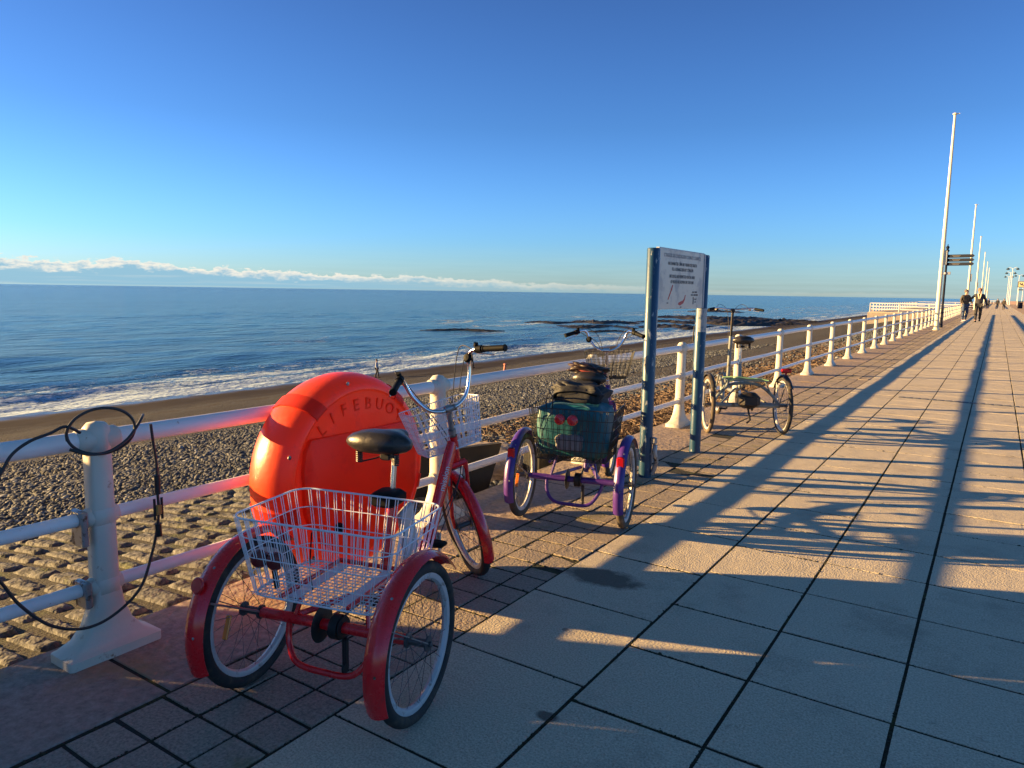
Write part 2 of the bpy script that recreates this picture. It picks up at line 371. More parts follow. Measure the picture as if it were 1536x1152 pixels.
# ------------------------------------------------------------------ setting: beach
SEA = -6.9
def beach_z(x):
    return np.interp(-x, [3.4, 4.2, 6.2, 9, 14, 25, 43, 53, 75, 120], [-.14, -.22, -.48, -.85, -1.7, -3.9, -6.15, -6.9, -8.6, -11])
def hsh(x, y, f, s=0):  # cheap smooth noise, many sines
    r = np.random.default_rng(s); o = 0 * x
    for i in range(9):
        a = r.uniform(0, 6.28); k = f * (1 + .35 * i); o = o + np.sin((x * math.cos(a) + y * math.sin(a)) * k + r.uniform(0, 6.28)) / (1 + .35 * i)
    return o / 3.2
def beach():
    m = bpy.data.materials.new('shingle'); m.use_nodes = True; k = N(m.node_tree)
    co = k.n('ShaderNodeTexCoord').outputs['Object']; sp = k.n('ShaderNodeSeparateXYZ', {0: co}); z = sp.outputs[2]; x = sp.outputs[0]
    vor = k.n('ShaderNodeTexVoronoi', {'Vector': co, 'Scale': 13., 'Randomness': 1.}); vd = vor.outputs['Distance']; vc = vor.outputs['Color']
    vs = k.n('ShaderNodeSeparateXYZ', {0: vc}).outputs[0]
    v2 = k.n('ShaderNodeTexVoronoi', {'Vector': co, 'Scale': 3.1}); v2s = k.n('ShaderNodeSeparateXYZ', {0: v2.outputs['Color']}).outputs[0]
    peb = k.mix(vs, (.036, .041, .050), (.135, .142, .150)); peb = k.mix(k.rng(v2s, .6, 1., 0, .5), peb, (.105, .10, .095))
    peb = k.mix(k.rng(vd, .25, .55, 0, .7), peb, (.06, .055, .05))
    big = k.noise(k.scl(co, (1, .3, 1)), .22, 4, .6)
    peb = k.mix(k.rng(big, .4, .65, 0, .4), peb, (.055, .053, .052))
    # brown weed cast up close to the wall further along
    wd = k.m('MULTIPLY', k.rng(k.noise(co, .9, 5, .7), .46, .60), k.m('MULTIPLY', k.rng(x, -9, -5, 0, 1), k.rng(sp.outputs[1], 6, 9, 0, 1)))
    weed = k.mix(k.noise(co, 30, 4, .7), (.06, .04, .028), (.15, .10, .06)); peb = k.mix(k.m('MULTIPLY', wd, .75), peb, weed)
    wl = k.noise(k.scl(co, (1, .12, 1)), .8, 4, .6)
    wl2 = k.rng(k.m('ADD', z, k.m('MULTIPLY', wl, .5)), -5.75, -5.65)
    peb = k.mix(k.m('MULTIPLY', k.m('MULTIPLY', wl2, k.m('SUBTRACT', 1., wl2)), 3.), peb, (.06, .05, .04))
    sand = k.mix(k.noise(k.scl(co, (1, .25, 1)), .5, 5, .65), (.026, .022, .021), (.044, .037, .033))
    sf = k.rng(k.m('ADD', z, k.m('MULTIPLY', k.m('SUBTRACT', k.noise(k.scl(co, (1, .2, 1)), .6, 5), .5), .8)), -6.12, -6.40)
    c = k.mix(sf, peb, sand)
    wet = k.rng(k.m('ADD', z, k.m('MULTIPLY', k.noise(co, .25, 3), .3)), -6.45, -6.68)
    c = k.mix(k.m('MULTIPLY', wet, .75), c, (.055, .042, .036))
    rg = k.m('SUBTRACT', .88, k.m('MULTIPLY', wet, .62))
    hh = k.m('MULTIPLY', k.m('SUBTRACT', 1., k.m('MULTIPLY', vd, 1.6)), k.m('SUBTRACT', 1., sf))
    hh = k.m('ADD', hh, k.m('MULTIPLY', v2s, .6))
    bn = k.n('ShaderNodeBump', {'Strength': 1., 'Distance': .05, 'Height': hh})
    bs = k.n('ShaderNodeBsdfPrincipled', {'Base Color': c, 'Roughness': rg, 'Normal': bn.outputs[0], 'Specular IOR Level': k.rng(wet, 0., 1., .06, .30)})
    k.n('ShaderNodeOutputMaterial', {0: bs.outputs[0]})
    xs = -np.concatenate([np.arange(3.45, 12, .14), np.arange(12, 30, .3), np.arange(30, 60, .6), np.arange(60, 125, 5)])
    ys = np.concatenate([np.arange(-40, 0, 2), np.arange(0, 25, .16), np.arange(25, 90, .5), np.arange(90, 420, 3)])
    X, Y = np.meshgrid(xs, ys, indexing='ij')
    Z = beach_z(X) + .05 * hsh(X, Y, 1.1, 1) * np.clip((-X - 3.4) / 2, 0, 1) + .12 * hsh(X, Y * .4, .35, 2) * np.clip((-X - 8) / 8, 0, 1) * np.clip((53 + X) / 12, .15, 1)
    n1, n2 = X.shape; P = np.stack([X, Y, Z], -1).reshape(-1, 3)
    i = np.arange(n1 - 1)[:, None] * n2 + np.arange(n2 - 1)[None]; F = np.stack([i, i + n2, i + n2 + 1, i + 1], -1).reshape(-1)
    o = raw('beach', P, F, np.full(len(F) // 4, 4), m, True); tag(o, kind='structure'); return X, Y, Z
beach()
def bz(x, y):
    x = np.asarray(x, float); y = np.asarray(y, float)
    return beach_z(x) + .05 * hsh(x, y, 1.1, 1) * np.clip((-x - 3.4) / 2, 0, 1) + .12 * hsh(x, y * .4, .35, 2) * np.clip((-x - 8) / 8, 0, 1) * np.clip((53 + x) / 12, .15, 1)

ICO_V = None
def ico():
    t = (1 + 5 ** .5) / 2
    v = np.array([(-1, t, 0), (1, t, 0), (-1, -t, 0), (1, -t, 0), (0, -1, t), (0, 1, t), (0, -1, -t), (0, 1, -t), (t, 0, -1), (t, 0, 1), (-t, 0, -1), (-t, 0, 1)]) / math.hypot(1, t)
    f = np.array([(0, 11, 5), (0, 5, 1), (0, 1, 7), (0, 7, 10), (0, 10, 11), (1, 5, 9), (5, 11, 4), (11, 10, 2), (10, 7, 6), (7, 1, 8), (3, 9, 4), (3, 4, 2), (3, 2, 6), (3, 6, 8), (3, 8, 9), (4, 9, 5), (2, 4, 11), (6, 2, 10), (8, 6, 7), (9, 8, 1)])
    return v, f
def scatter(name, x, y, z, size, mat, flat=(.35, .7), seed=1):
    r = np.random.default_rng(seed); v, f = ico(); n = len(x)
    S = np.stack([size * r.uniform(.8, 1.35, n), size * r.uniform(.6, 1, n), size * r.uniform(*flat, n)], -1)
    P = v[None] * S[:, None] * r.uniform(.85, 1.12, (n, 12, 1))
    a = r.uniform(0, 6.28, n); ca, sa = np.cos(a), np.sin(a); t = r.normal(0, .25, n)
    P[..., 2] += P[..., 0] * t[:, None]
    X = P[..., 0] * ca[:, None] - P[..., 1] * sa[:, None]; Y = P[..., 0] * sa[:, None] + P[..., 1] * ca[:, None]
    P = np.stack([X + x[:, None], Y + y[:, None], P[..., 2] + z[:, None]], -1).reshape(-1, 3)
    F = (f[None] + (np.arange(n) * 12)[:, None, None]).reshape(-1)
    o = raw(name, P, F, np.full(n * 20, 3), mat, True); return o
moss()
pebm = bpy.data.materials.new('pebble'); pebm.use_nodes = True
def _peb():
    k = N(pebm.node_tree); ri = k.n('ShaderNodeNewGeometry').outputs['Random Per Island']
    cr = k.n('ShaderNodeValToRGB', {0: ri}); e = cr.color_ramp; e.elements[0].color = (.026, .031, .040, 1); e.elements[1].color = (.24, .26, .28, 1)
    for p, c in ((.3, (.050, .057, .070, 1)), (.65, (.078, .087, .100, 1)), (.92, (.120, .124, .130, 1))): q = e.elements.new(p); q.color = c
    b = k.n('ShaderNodeBsdfPrincipled', {'Base Color': cr.outputs[0], 'Roughness': .75, 'Specular IOR Level': .2}); k.n('ShaderNodeOutputMaterial', {0: b.outputs[0]})
_peb()
def scatter_xy(n, x0, x1, ymin, ymax, seed):
    r = np.random.default_rng(seed); x = r.uniform(x0, x1, n); y = r.uniform(ymin, ymax, n); ok = y > -.34 * x - .6
    return x[ok], y[ok]
px, py = scatter_xy(120000, -13, -3.5, 1, 20, 3); ok = ~((px > -6.15) & (py < 4.5)); px, py = px[ok], py[ok]
qx, qy = scatter_xy(70000, -24, -10, 3, 42, 4)
rx, ry = scatter_xy(6000, -6.5, -3.5, 18, 60, 5)
X_ = np.concatenate([px, qx, rx]); Y_ = np.concatenate([py, qy, ry])
S_ = np.concatenate([np.exp(rng.normal(-3.75, .33, len(px))), np.exp(rng.normal(-3.3, .3, len(qx))), np.exp(rng.normal(-3.0, .3, len(rx)))])
S_ = np.clip(S_, .010, .08)
tag(scatter('pebbles', X_, Y_, bz(X_, Y_) + S_ * .25, S_, pebm), 'grey and brown shingle pebbles covering the upper beach', 'pebbles', kind='stuff')
# strands of brown weed and driftwood heaped beside the wall
def weed():
    r = np.random.default_rng(9); n = 9000; cx = []; cy = []
    for (x, y, sx, sy, m) in ((-4.3, 8.2, .5, 1.0, 1600), (-4.6, 10.6, .7, 1.3, 2400), (-4.7, 13.5, .7, 1.6, 2600), (-4.5, 18, .6, 2.5, 2400), (-6.5, 9.5, .9, 1.2, 900), (-5, 26, .9, 5, 1800)):
        cx.append(r.normal(x, sx, m)); cy.append(r.normal(y, sy, m))
    x = np.concatenate(cx); y = np.concatenate(cy); ok = x < -3.62; x, y = x[ok], y[ok]; n = len(x)
    L = r.uniform(.04, .16, n); a = r.uniform(0, 6.28, n); z = bz(x, y) + r.uniform(.02, .10, n); t = r.normal(0, .35, n); wd = r.uniform(.004, .011, n)
    dx, dy = np.cos(a) * L, np.sin(a) * L; nx, ny = -np.sin(a) * wd, np.cos(a) * wd
    P = np.zeros((n, 6, 3))
    for i, (s, q, h) in enumerate(((-.5, 1, 0), (-.5, -1, 0), (.5, -1, 0), (.5, 1, 0), (-.4, 0, .012), (.4, 0, .012))):
        P[:, i, 0] = x + dx * s + nx * q; P[:, i, 1] = y + dy * s + ny * q; P[:, i, 2] = z + s * L * t + h
    F = np.array([(0, 1, 4), (1, 2, 5), (1, 5, 4), (2, 3, 5), (3, 0, 4), (3, 4, 5)]); F = (F[None] + (np.arange(n) * 6)[:, None, None]).reshape(-1)
    m = bpy.data.materials.new('dry_weed'); m.use_nodes = True; k = N(m.node_tree); ri = k.n('ShaderNodeNewGeometry').outputs['Random Per Island']
    b = k.n('ShaderNodeBsdfPrincipled', {'Base Color': k.mix(ri, (.045, .028, .018), (.19, .125, .075)), 'Roughness': .8}); k.n('ShaderNodeOutputMaterial', {0: b.outputs[0]})
    tag(raw('dry_seaweed', P.reshape(-1, 3), F, np.full(n * 6, 3), m), 'brown dry seaweed and twigs strewn on the shingle behind the railing', 'seaweed', kind='stuff')
weed()

def cobbles():
    P = []; F = []; n = 0; r = random.Random(5); y = -1.5; row = 0
    while y < 4.55:
        wdt = r.uniform(.13, .21); x = -3.47 - r.uniform(0, .2)
        if row % 2: x += .0
        while x > -6.3:
            L = r.uniform(.32, .66); nu, nv = 13, 7; hz = r.uniform(-.005, .005); pr_ = [r.gauss(0, .0045) for _ in range(nu * nv)]; sk = r.gauss(0, .008)
            tx = r.gauss(0, .025); ty = r.gauss(0, .06)
            for i in range(nu):
                for j in range(nv):
                    u = -1 + 2 * i / (nu - 1); v = -1 + 2 * j / (nv - 1)
                    uu = u * (1 - .07 * v ** 4); vv = v * (1 - .13 * u ** 4)
                    edge = max(abs(u), abs(v)); h = .015 * (1 - abs(v) ** 3.5) * (1 - .7 * abs(u) ** 9) - (.05 if edge > .99 else 0)
                    X = x - L / 2 + uu * (L / 2 - .006); Y = y + wdt / 2 + vv * (wdt / 2 - .013) + sk * u + .05 * math.sin(x * 1.3) + .012 * math.sin(x * 7 + row * 2.3) * u
                    P.append((X, Y, -.03 + beach_z(X) * .93 + .095 + hz + h + pr_[i * nv + j] + tx * uu * L * .2 + ty * vv * wdt * .3))
            F += [(n + i * nv + j, n + (i + 1) * nv + j, n + (i + 1) * nv + j + 1, n + i * nv + j + 1) for i in range(nu - 1) for j in range(nv - 1)]
            n += nu * nv; x -= L
        y += wdt; row += 1
    o = raw('cobbled_slipway', P, np.array(F).ravel(), np.full(len(F), 4), cobm, True); tag(o, kind='structure')
    xs = np.linspace(-6.6, -3.45, 12); ys = np.linspace(-2, 4.7, 14); X, Y = np.meshgrid(xs, ys, indexing='ij')
    Z = beach_z(X) * .93 + .062 + .010 * hsh(X, Y, 9, 3); Z = np.where(X < -6.4, Z - .3, Z); Z = np.where(Y > 4.6, Z - .3, Z)
    b = MB().grid(np.stack([X, Y, Z], -1).reshape(-1, 3), 12, 14); sd_ = M('slipway_soil', (.036, .033, .027), .95, var=.5, scale=20, bump=.02, bscale=50, dirt=(.06, .07, .03), dscale=2.5)
    tag(b.build('slipway_bed', sd_), kind='structure')
cobbles()

# ------------------------------------------------------------------ setting: sea
def sea():
    m = bpy.data.materials.new('sea_water'); m.use_nodes = True; k = N(m.node_tree)
    co = k.n('ShaderNodeTexCoord').outputs['Object']; sp = k.n('ShaderNodeSeparateXYZ', {0: co}); x, y, z = sp.outputs
    st = k.scl(co, (1., .45, 1.))
    n1 = k.noise(st, .16, 6, .62); n2 = k.noise(st, 1.1, 5, .65); n3 = k.noise(k.scl(co, (1, .55, 1)), .022, 4, .55)
    hgt = k.m('ADD', k.m('MULTIPLY', n1, 2.4), k.m('ADD', k.m('MULTIPLY', n2, .38), k.m('MULTIPLY', n3, 2.5)))
    bn = k.n('ShaderNodeBump', {'Strength': .9, 'Distance': 1.0, 'Height': hgt})
    d = k.m('SUBTRACT', k.m('MULTIPLY', x, -1), 53.)
    wob = k.m('MULTIPLY', k.m('SUBTRACT', k.noise(k.scl(co, (.4, 1, 1)), .045, 4, .6), .5), 16.)
    dd = k.m('ADD', d, wob)
    lace = k.noise(k.scl(co, (1, .6, 1)), 1.5, 9, .78, 1.2)
    lace2 = k.noise(k.scl(co, (1, .22, 1)), .35, 6, .7, .6)
    # broken surf near the beach, then thin lines of foam further out
    near = k.rng(dd, 1., 20., .17, .0)
    thr = k.m('SUBTRACT', .615, near)
    f1 = k.rng(k.m('SUBTRACT', k.m('ADD', k.m('MULTIPLY', lace, .5), k.m('MULTIPLY', lace2, .5)), thr), .0, .035)
    f1 = k.m('MULTIPLY', f1, k.rng(dd, 11., 24., 1., 0.))
    # surf round the reef
    ry = k.m('MULTIPLY', k.rng(y, 105., 150., 0., 1.), k.rng(x, -150., -110., 0., 1.))
    f2 = k.m('MULTIPLY', k.rng(k.noise(k.scl(co, (1, .35, 1)), .12, 8, .72, .8), .56, .60), ry)
    f3 = k.m('MULTIPLY', k.rng(k.noise(k.scl(co, (1, .4, 1)), .05, 8, .75, .5), .66, .70), .35)
    foam = k.m('MAXIMUM', f1, k.m('MAXIMUM', f2, f3))
    deep = k.rng(d, 0., 90., 0., 1.)
    patch = k.rng(n3, .35, .65)
    wc = k.mix(deep, (.025, .075, .12), k.mix(patch, (.014, .085, .150), (.026, .120, .195)))
    far = k.rng(d, 150., 2500., 0., 1.); wc = k.mix(far, wc, (.010, .050, .095))
    brown = k.rng(d, -2., 12., .6, 0.); wc = k.mix(brown, wc, (.14, .12, .10))
    c = k.mix(foam, wc, (.40, .52, .64))
    rg = k.m('ADD', .16, k.m('MULTIPLY', foam, .6))
    b = k.n('ShaderNodeBsdfPrincipled', {'Base Color': c, 'Roughness': rg, 'IOR': 1.33, 'Specular IOR Level': k.rng(far, 0., 1., .40, .12), 'Normal': bn.outputs[0]})
    k.n('ShaderNodeOutputMaterial', {0: b.outputs[0]})
    xs = -np.concatenate([np.arange(46, 90, .7), np.arange(90, 220, 2.), np.geomspace(220, 40000, 30)])
    ys = np.concatenate([-np.geomspace(30000, 60, 10), np.arange(-50, 10, 6.), np.arange(10, 260, 1.1), np.geomspace(262, 60000, 25)])
    X, Y = np.meshgrid(xs, ys, indexing='ij')
    d = -X - 53; wob = 2.2 * hsh(0 * X, Y, .07, 11)
    Z = .10 * hsh(X, Y * .5, .7, 12) * np.clip(d / 6, 0, 1)
    for c0, a, s in ((7, .55, 1.6), (15, .5, 2.4), (27, .38, 3.), (42, .32, 4.), (62, .3, 5.)):
        cc = c0 + wob * 1.2 + 1.5 * hsh(0 * X, Y, .16, int(c0)); Z += a * np.exp(-((d - cc) / s) ** 2) * np.clip(.55 + .6 * hsh(X * 0, Y, .11, int(c0) + 5), 0, 1.2)
    Z += .16 * hsh(X * 1., Y * .35, .33, 14) * np.clip(d / 30, 0, 1)
    Z *= np.clip(1 - (np.hypot(X, Y) - 250) / 300, 0, 1)
    n1, n2 = X.shape; P = np.stack([X, Y, Z + SEA], -1).reshape(-1, 3)
    i = np.arange(n1 - 1)[:, None] * n2 + np.arange(n2 - 1)[None]; F = np.stack([i, i + n2, i + n2 + 1, i + 1], -1).reshape(-1)
    tag(raw('sea', P, F, np.full(len(F) // 4, 4), m, True), kind='structure')
sea()

rockm = M('wet_rock', (.016, .016, .018), .55, var=.5, scale=1.2, bump=.25, bscale=1.5, dirt=(.035, .028, .022), dscale=.6)
def reef(x, y, L, Wd, h, ang, label, seed):
    r = np.random.default_rng(seed); nu, nv = 46, 14; P = []
    for i in range(nu):
        for j in range(nv):
            u = -1 + 2 * i / (nu - 1); v = -1 + 2 * j / (nv - 1)
            e = max(0, 1 - u * u) ** .5; env = e * max(0, 1 - v * v) ** .6
            yy = u * L / 2; xx = v * Wd / 2 * (e * .8 + .2) + Wd * .25 * math.sin(u * 5 + seed)
            zz = .75 * h * env * (.1 + .9 * abs(math.sin(u * 13 + seed + 4 * v)) ** .8) + r.normal(0, h * .10) * env - .30 * (1 - env) - .06
            P.append((xx, yy, zz))
    b = MB().grid(P, nu, nv); o = b.build('rock_reef', rockm, loc=(x, y, SEA + .05), rotz=R(ang)); tag(o, label, 'rocks', 'rock reefs in the shallows')
reef(-105, 178, 16, 8, 0.7, -59, 'small dark reef left of the purple tricycle handlebar, with surf before it', 1)
reef(-93, 188, 22, 12, 1.2, -64, 'dark reef ridge just above the left grip of the purple tricycle', 2)
reef(-84, 164, 24, 8, 0.8, -63, 'thin dark reef streak behind the middle of the purple tricycle handlebar', 3)
reef(-71, 147, 14, 5, 0.6, -64, 'low reef close to the beach behind the right grip of the purple tricycle', 4)
reef(-96, 126, 22, 5, 0.6, -53, 'lone thin reef in open water above the red tricycle handlebar', 5)
reef(-81, 211, 26, 12, 1.1, -69, 'farther dark reef framed between the two blue sign posts', 6)
reef(-67, 180, 24, 12, 1.2, -70, 'nearer dark reef framed between the two blue sign posts', 7)
reef(-80, 251, 44, 22, 1.9, -73, 'broad dark rock shelf just right of the far sign post', 8)
reef(-60, 214, 40, 16, 1.9, -75, 'large dark rock shelf touching the beach behind the grey tricycle stem', 9)
reef(-118, 364, 30, 12, 1.3, -72, 'farthest reef behind the grey tricycle handlebar, ringed with white surf', 10)
reef(-57, 246, 40, 14, 1.5, -77, 'dark rocks meeting the sand right of the grey tricycle saddle', 11)
reef(-101, 259, 14, 8, 0.9, -69, 'tiny far reef just left of the far sign post', 12)

# ------------------------------------------------------------------ railing
RX = -3.25
def post_mb(full=True):
    b = MB()
    # square shaft, flared foot along y, round cap, collars
    prof = [(.000, .095, .205), (.040, .095, .205), (.048, .082, .190), (.08, .064, .140), (.14, .054, .095), (.22, .049, .066), (.34, .046, .050), (.98, .044, .046)]
    P = []; F = []; c = .012
    for (z, hx, hy) in prof:
        for (sx, sy) in ((-1, -1), (1, -1), (1, 1), (-1, 1)):
            pts = [(sx * hx, sy * (hy - c)), (sx * (hx - c), sy * hy)]
            if sx * sy > 0: pts = pts[::1]
            else: pts = pts[::-1]
            for p in pts: P.append((p[0], p[1], z))
    m = len(prof)
    F = [(i * 8 + j, i * 8 + (j + 1) % 8, (i + 1) * 8 + (j + 1) % 8, (i + 1) * 8 + j) for i in range(m - 1) for j in range(8)] + [tuple(range(8))[::-1], tuple((m - 1) * 8 + j for j in range(8))]
    b.add(P, F)
    b.lathe([(.044, .90), (.056, .925), (.058, .98), (.055, 1.03), (.038, 1.052), (0, 1.060)], (0, 0, 0), seg=16)
    for z in (.315, .635): b.lathe([(.036, -.07), (.044, -.055), (.044, .055), (.036, .07)], (0, 0, z), (0, 1, 0), seg=14); b.box((0, 0, z), (.098, .102, .085), bev=.012)
    b.lathe([(.044, -.09), (.053, -.075), (.053, .075), (.044, .09)], (0, 0, .98), (0, 1, 0), seg=16)
    return b
rail = thing('seaside_railing', 'long white tubular railing with cream posts along the seaward edge of the promenade', 'railing')
PY = [-3.2, -.8, 1.61, 3.97, 6.32, 8.74, 11.2, 13.75] + [16.3 + 2.52 * k for k in range(31)]
post0 = post_mb().build('post', white_post, rail, loc=(RX, PY[0], .0), angle=50)
for y in PY[1:]:
    c = post0.copy(); COL.objects.link(c); c.parent = rail; c.location = (RX + random.uniform(-.006, .006), y, 0); c.rotation_euler = (random.gauss(0, .004), random.gauss(0, .004), 0)
def railrun(z, r):
    b = MB(); yy = np.arange(-6, PY[-1] + .1, .9); b.tube([(RX + .004 * math.sin(y * 2.1 + z * 9), y, z + .004 * math.sin(y * 1.3 + z)) for y in yy], r, 16); return b
railrun(.98, .042).build('top_rail', white_rail, rail); railrun(.635, .029).build('middle_rail', white_rail, rail); railrun(.315, .029).build('bottom_rail', white_rail, rail)
for (z, h) in ((.60, .16), (.30, .12)):
    b = MB(); b.box((RX + .004, 1.6 - .085, z), (.10, .028, h), bev=.006); b.build('rail_bracket', steel, rail)
# the bastion where the promenade steps out over the beach
PE = PY[-1]
wallm = M('stone_wall', (.30, .26, .22), .85, var=.3, scale=1.5, bump=.03, bscale=4)
b = MB(); b.box((-7.9, PE + 30, -3.6), (8.8, 60, 7.1)); o = b.build('bastion_wall', wallm, smooth=False); tag(o, 'stone bastion jutting out over the beach at the far end of the long railing', 'sea wall')
b = MB(); b.box((-7.88, PE + 30, -.03), (8.7, 59.9, .10)); tag(b.build('bastion_paving', slabm, smooth=False), kind='structure')
br = thing('bastion_railing', 'far white railing running out seaward around the bastion', 'railing')
def small_post(x, y): b = MB(); b.tube([(x, y, 0), (x, y, 1.02)], .05, 6); b.build('post', white_post, br)
cor = [(RX, PE), (-12.1, PE + .4), (-12.1, PE + 58), (RX, PE + 59)]
for (a, c) in zip(cor, cor[1:]):
    L = math.hypot(c[0] - a[0], c[1] - a[1]); n = max(2, int(L / 2.6))
    for i in range(n): t = i / n; small_post(a[0] + (c[0] - a[0]) * t, a[1] + (c[1] - a[1]) * t)
for z in (1.0, .66, .33): b = MB(); b.tube([(x, y, z) for x, y in cor], .045, 8); b.build('rail', white_rail, br)
fr = thing('far_railing', 'farthest stretch of white railing on the promenade edge beyond the bastion', 'railing')
y = PE + 62
b0 = MB(); b0.tube([(0, 0, 0), (0, 0, 1.02)], .05, 6); fp = b0.build('post', white_post, fr, loc=(RX, y, 0))
for i in range(1, 45): c = fp.copy(); COL.objects.link(c); c.parent = fr; c.location = (RX, y + 3.6 * i, 0)
for z in (1.0, .66, .33): b = MB(); b.tube([(RX, y, z), (RX, y + 162, z)], .045, 8); b.build('rail', white_rail, fr)

# ------------------------------------------------------------------ lifebuoy housing
def text_mesh(name, s, size, mat, M4_, parent, extr=.0015, align='CENTER', xs=1.0):
    cu = bpy.data.curves.new(name, 'FONT'); cu.body = s; cu.size = size; cu.extrude = extr; cu.align_x = align; cu.resolution_u = 3
    t = bpy.data.objects.new(name, cu); COL.objects.link(t)
    dg = bpy.context.evaluated_depsgraph_get(); me = bpy.data.meshes.new_from_object(t.evaluated_get(dg)); bpy.data.objects.remove(t)
    if xs != 1.0: me.transform(Matrix.Diagonal((xs, 1, 1, 1)))
    me.transform(M4_); me.materials.clear(); me.materials.append(mat); me.name = name
    o = bpy.data.objects.new(name, me); COL.objects.link(o); o.parent = parent; return o
def facing_x(loc, tilt=0):   # text plane facing +X, reading along +Y
    m = Matrix(((0, 0, 1, 0), (1, 0, 0, 0), (0, 1, 0, 0), (0, 0, 0, 1)))
    return Matrix.Translation(loc) @ m @ Matrix.Rotation(tilt, 4, 'Z')
bh = thing('lifebuoy_housing', 'large round orange plastic lifebuoy housing fixed to the railing behind the red tricycle', 'lifebuoy housing', (-3.17, 2.83, 0))
def housing():
    zc, Rr = .635, .55
    # outer shell, lathe about +X
    prof = [(.535, .004), (.560, .03), (.583, .09), (.588, .15), (.580, .205), (.562, .245), (.538, .272), (.512, .286), (.500, .2865), (.492, .282), (.484, .281), (.40, .288), (.2, .294), (0, .296)]
    prof = [(a * .945, h * 1.1) for a, h in prof]
    b = MB(); b.lathe(prof, (0, 0, zc), (1, 0, 0), 96); o = b.build('shell', buoym, bh, angle=35)
    # moulded bands crossing the rim
    for a in (128, 196, 52, -16):
        P = []; aa = R(a); d = V(0, math.cos(aa), math.sin(aa)); e = V(0, -math.sin(aa), math.cos(aa))
        pr_ = [(.555, .01), (.590, .085), (.5945, .15), (.587, .206), (.568, .249), (.543, .278), (.514, .292), (.500, .2925)]; pr_ = [(a_ * .945, h_ * 1.1) for a_, h_ in pr_]
        for (r_, h) in pr_:
            for s in (-.042, .042): P.append(V(0, 0, zc) + d * math.sqrt(max(0, r_ * r_ - s * s)) + e * s + V(h, 0, 0))
        for (r_, h) in pr_:
            for s in (-.042, .042): P.append(V(0, 0, zc) + d * math.sqrt(max(0, (r_ - .012) ** 2 - s * s)) + e * s + V(h - .008, 0, 0))
        m = len(pr_); F = []
        for i in range(m - 1):
            F.append((2 * i, 2 * i + 1, 2 * i + 3, 2 * i + 2))
            for q in (0, 1): F.append((2 * i + q, 2 * i + 2 + q, 2 * m + 2 * i + 2 + q, 2 * m + 2 * i + q))
        bb = MB(); bb.add(P, F); bb.build('rim_band', buoyd, bh)
    # raised door panel with a straight top edge
    pts = []
    for i in range(41):
        a = R(196 + (344 - 196) * i / 40); pts.append((.462 * math.cos(a), .462 * math.sin(a)))
    pts += [(.452, .10), (.436, .20), (.400, .262), (.385, .268), (-.385, .268), (-.400, .262), (-.436, .20), (-.452, .10)]
    pts = [(a_ * .95, b_ * .95) for a_, b_ in pts]; P = [(.300, p[0], zc + p[1]) for p in pts] + [(.332, p[0] * .985, zc + p[1] * .985) for p in pts] + [(.337, p[0] * .955, zc + p[1] * .95) for p in pts]; n = len(pts)
    F = [(i, (i + 1) % n, n + (i + 1) % n, n + i) for i in range(n)] + [(n + i, n + (i + 1) % n, 2 * n + (i + 1) % n, 2 * n + i) for i in range(n)] + [tuple(2 * n + i for i in range(n))]
    bb = MB(); bb.add(P, F); bb.build('door', buoyl, bh, angle=25)
    # lettering moulded along the top
    s = 'LIFEBUOY'
    for i, ch in enumerate(s):
        a = R(134 - (134 - 46) * i / (len(s) - 1)); rr = .378
        y_, z_ = rr * math.cos(a) * 1.04, rr * math.sin(a) - .004 - .012 * (1 - abs(math.cos(a)))
        text_mesh('letter', ch, .092, buoyl, facing_x((.3165, y_, zc + z_), (a - R(90)) * .75), bh, .0022)
    bb = MB(); bb.lathe([(.0, .0), (.03, .0), (.03, .012), (.022, .02), (0, .02)], (.342, -.21, zc - .25), (1, 0, 0), 16); bb.build('latch', blackp, bh)
    for a in (100, 160, 228, 316, 20):
        bb = MB(); bb.lathe([(0, 0), (.011, 0), (.011, .004), (.006, .007), (0, .007)], (.298, .518 * math.cos(R(a)), zc + .518 * math.sin(R(a))), (1, 0, 0), 8); bb.build('bolt', steel, bh)
    bb = MB(); bb.box((-.02, -.12, .62), (.05, .06, .8), bev=.008); bb.box((-.02, .14, .62), (.05, .06, .8), bev=.008); bb.build('mounting_bracket', blackm, bh)
housing()

# ------------------------------------------------------------------ tricycles
def wheel(root, c, r, u, f, tire=rubber, tr=.026, nsp=28, name='wheel', rimm=alloy):
    """c centre, u axle direction, f forward"""
    u = nz(u); f = nz(f); z = nz(np.cross(u, f)); c = V(*c)
    b = MB(); b.lathe([(.008, -.060), (.011, -.058), (.011, -.048), (.030, -.046), (.030, -.040), (.016, -.034), (.016, .034), (.030, .040), (.030, .046), (.011, .048), (.011, .058), (.008, .06)], c, u, 16)
    rr = r - 2 * tr - .006
    for i in range(nsp):
        a = 2 * math.pi * i / nsp; s = 1 if i % 2 else -1; a2 = a + (.42 if (i // 2) % 2 else -.42)
        p0 = c + u * .043 * s + (math.cos(a2) * f + math.sin(a2) * z) * .028; p1 = c + u * .004 * s + (math.cos(a) * f + math.sin(a) * z) * rr
        b.tube([p0, p1], .0012, 4, cap=False)
    w_ = b.build(name, spokem, root)
    b = MB(); R1 = r - 2 * tr + .006
    b.lathe([(R1, -.014), (R1 - .012, -.0155), (R1 - .022, -.012), (R1 - .028, 0), (R1 - .022, .012), (R1 - .012, .0155), (R1, .014)], c, u, 56, closed=True); b.build('rim', rimm, w_)
    b = MB(); prof = []
    for a in np.linspace(0, 2 * math.pi, 14, endpoint=False):
        prof.append((r - tr + tr * math.cos(a) * (.98 if math.cos(a) < .9 else .96), tr * 1.02 * math.sin(a)))
    b.lathe(prof, c, u, 64, closed=True); b.build('tyre', tire, w_)
    return w_
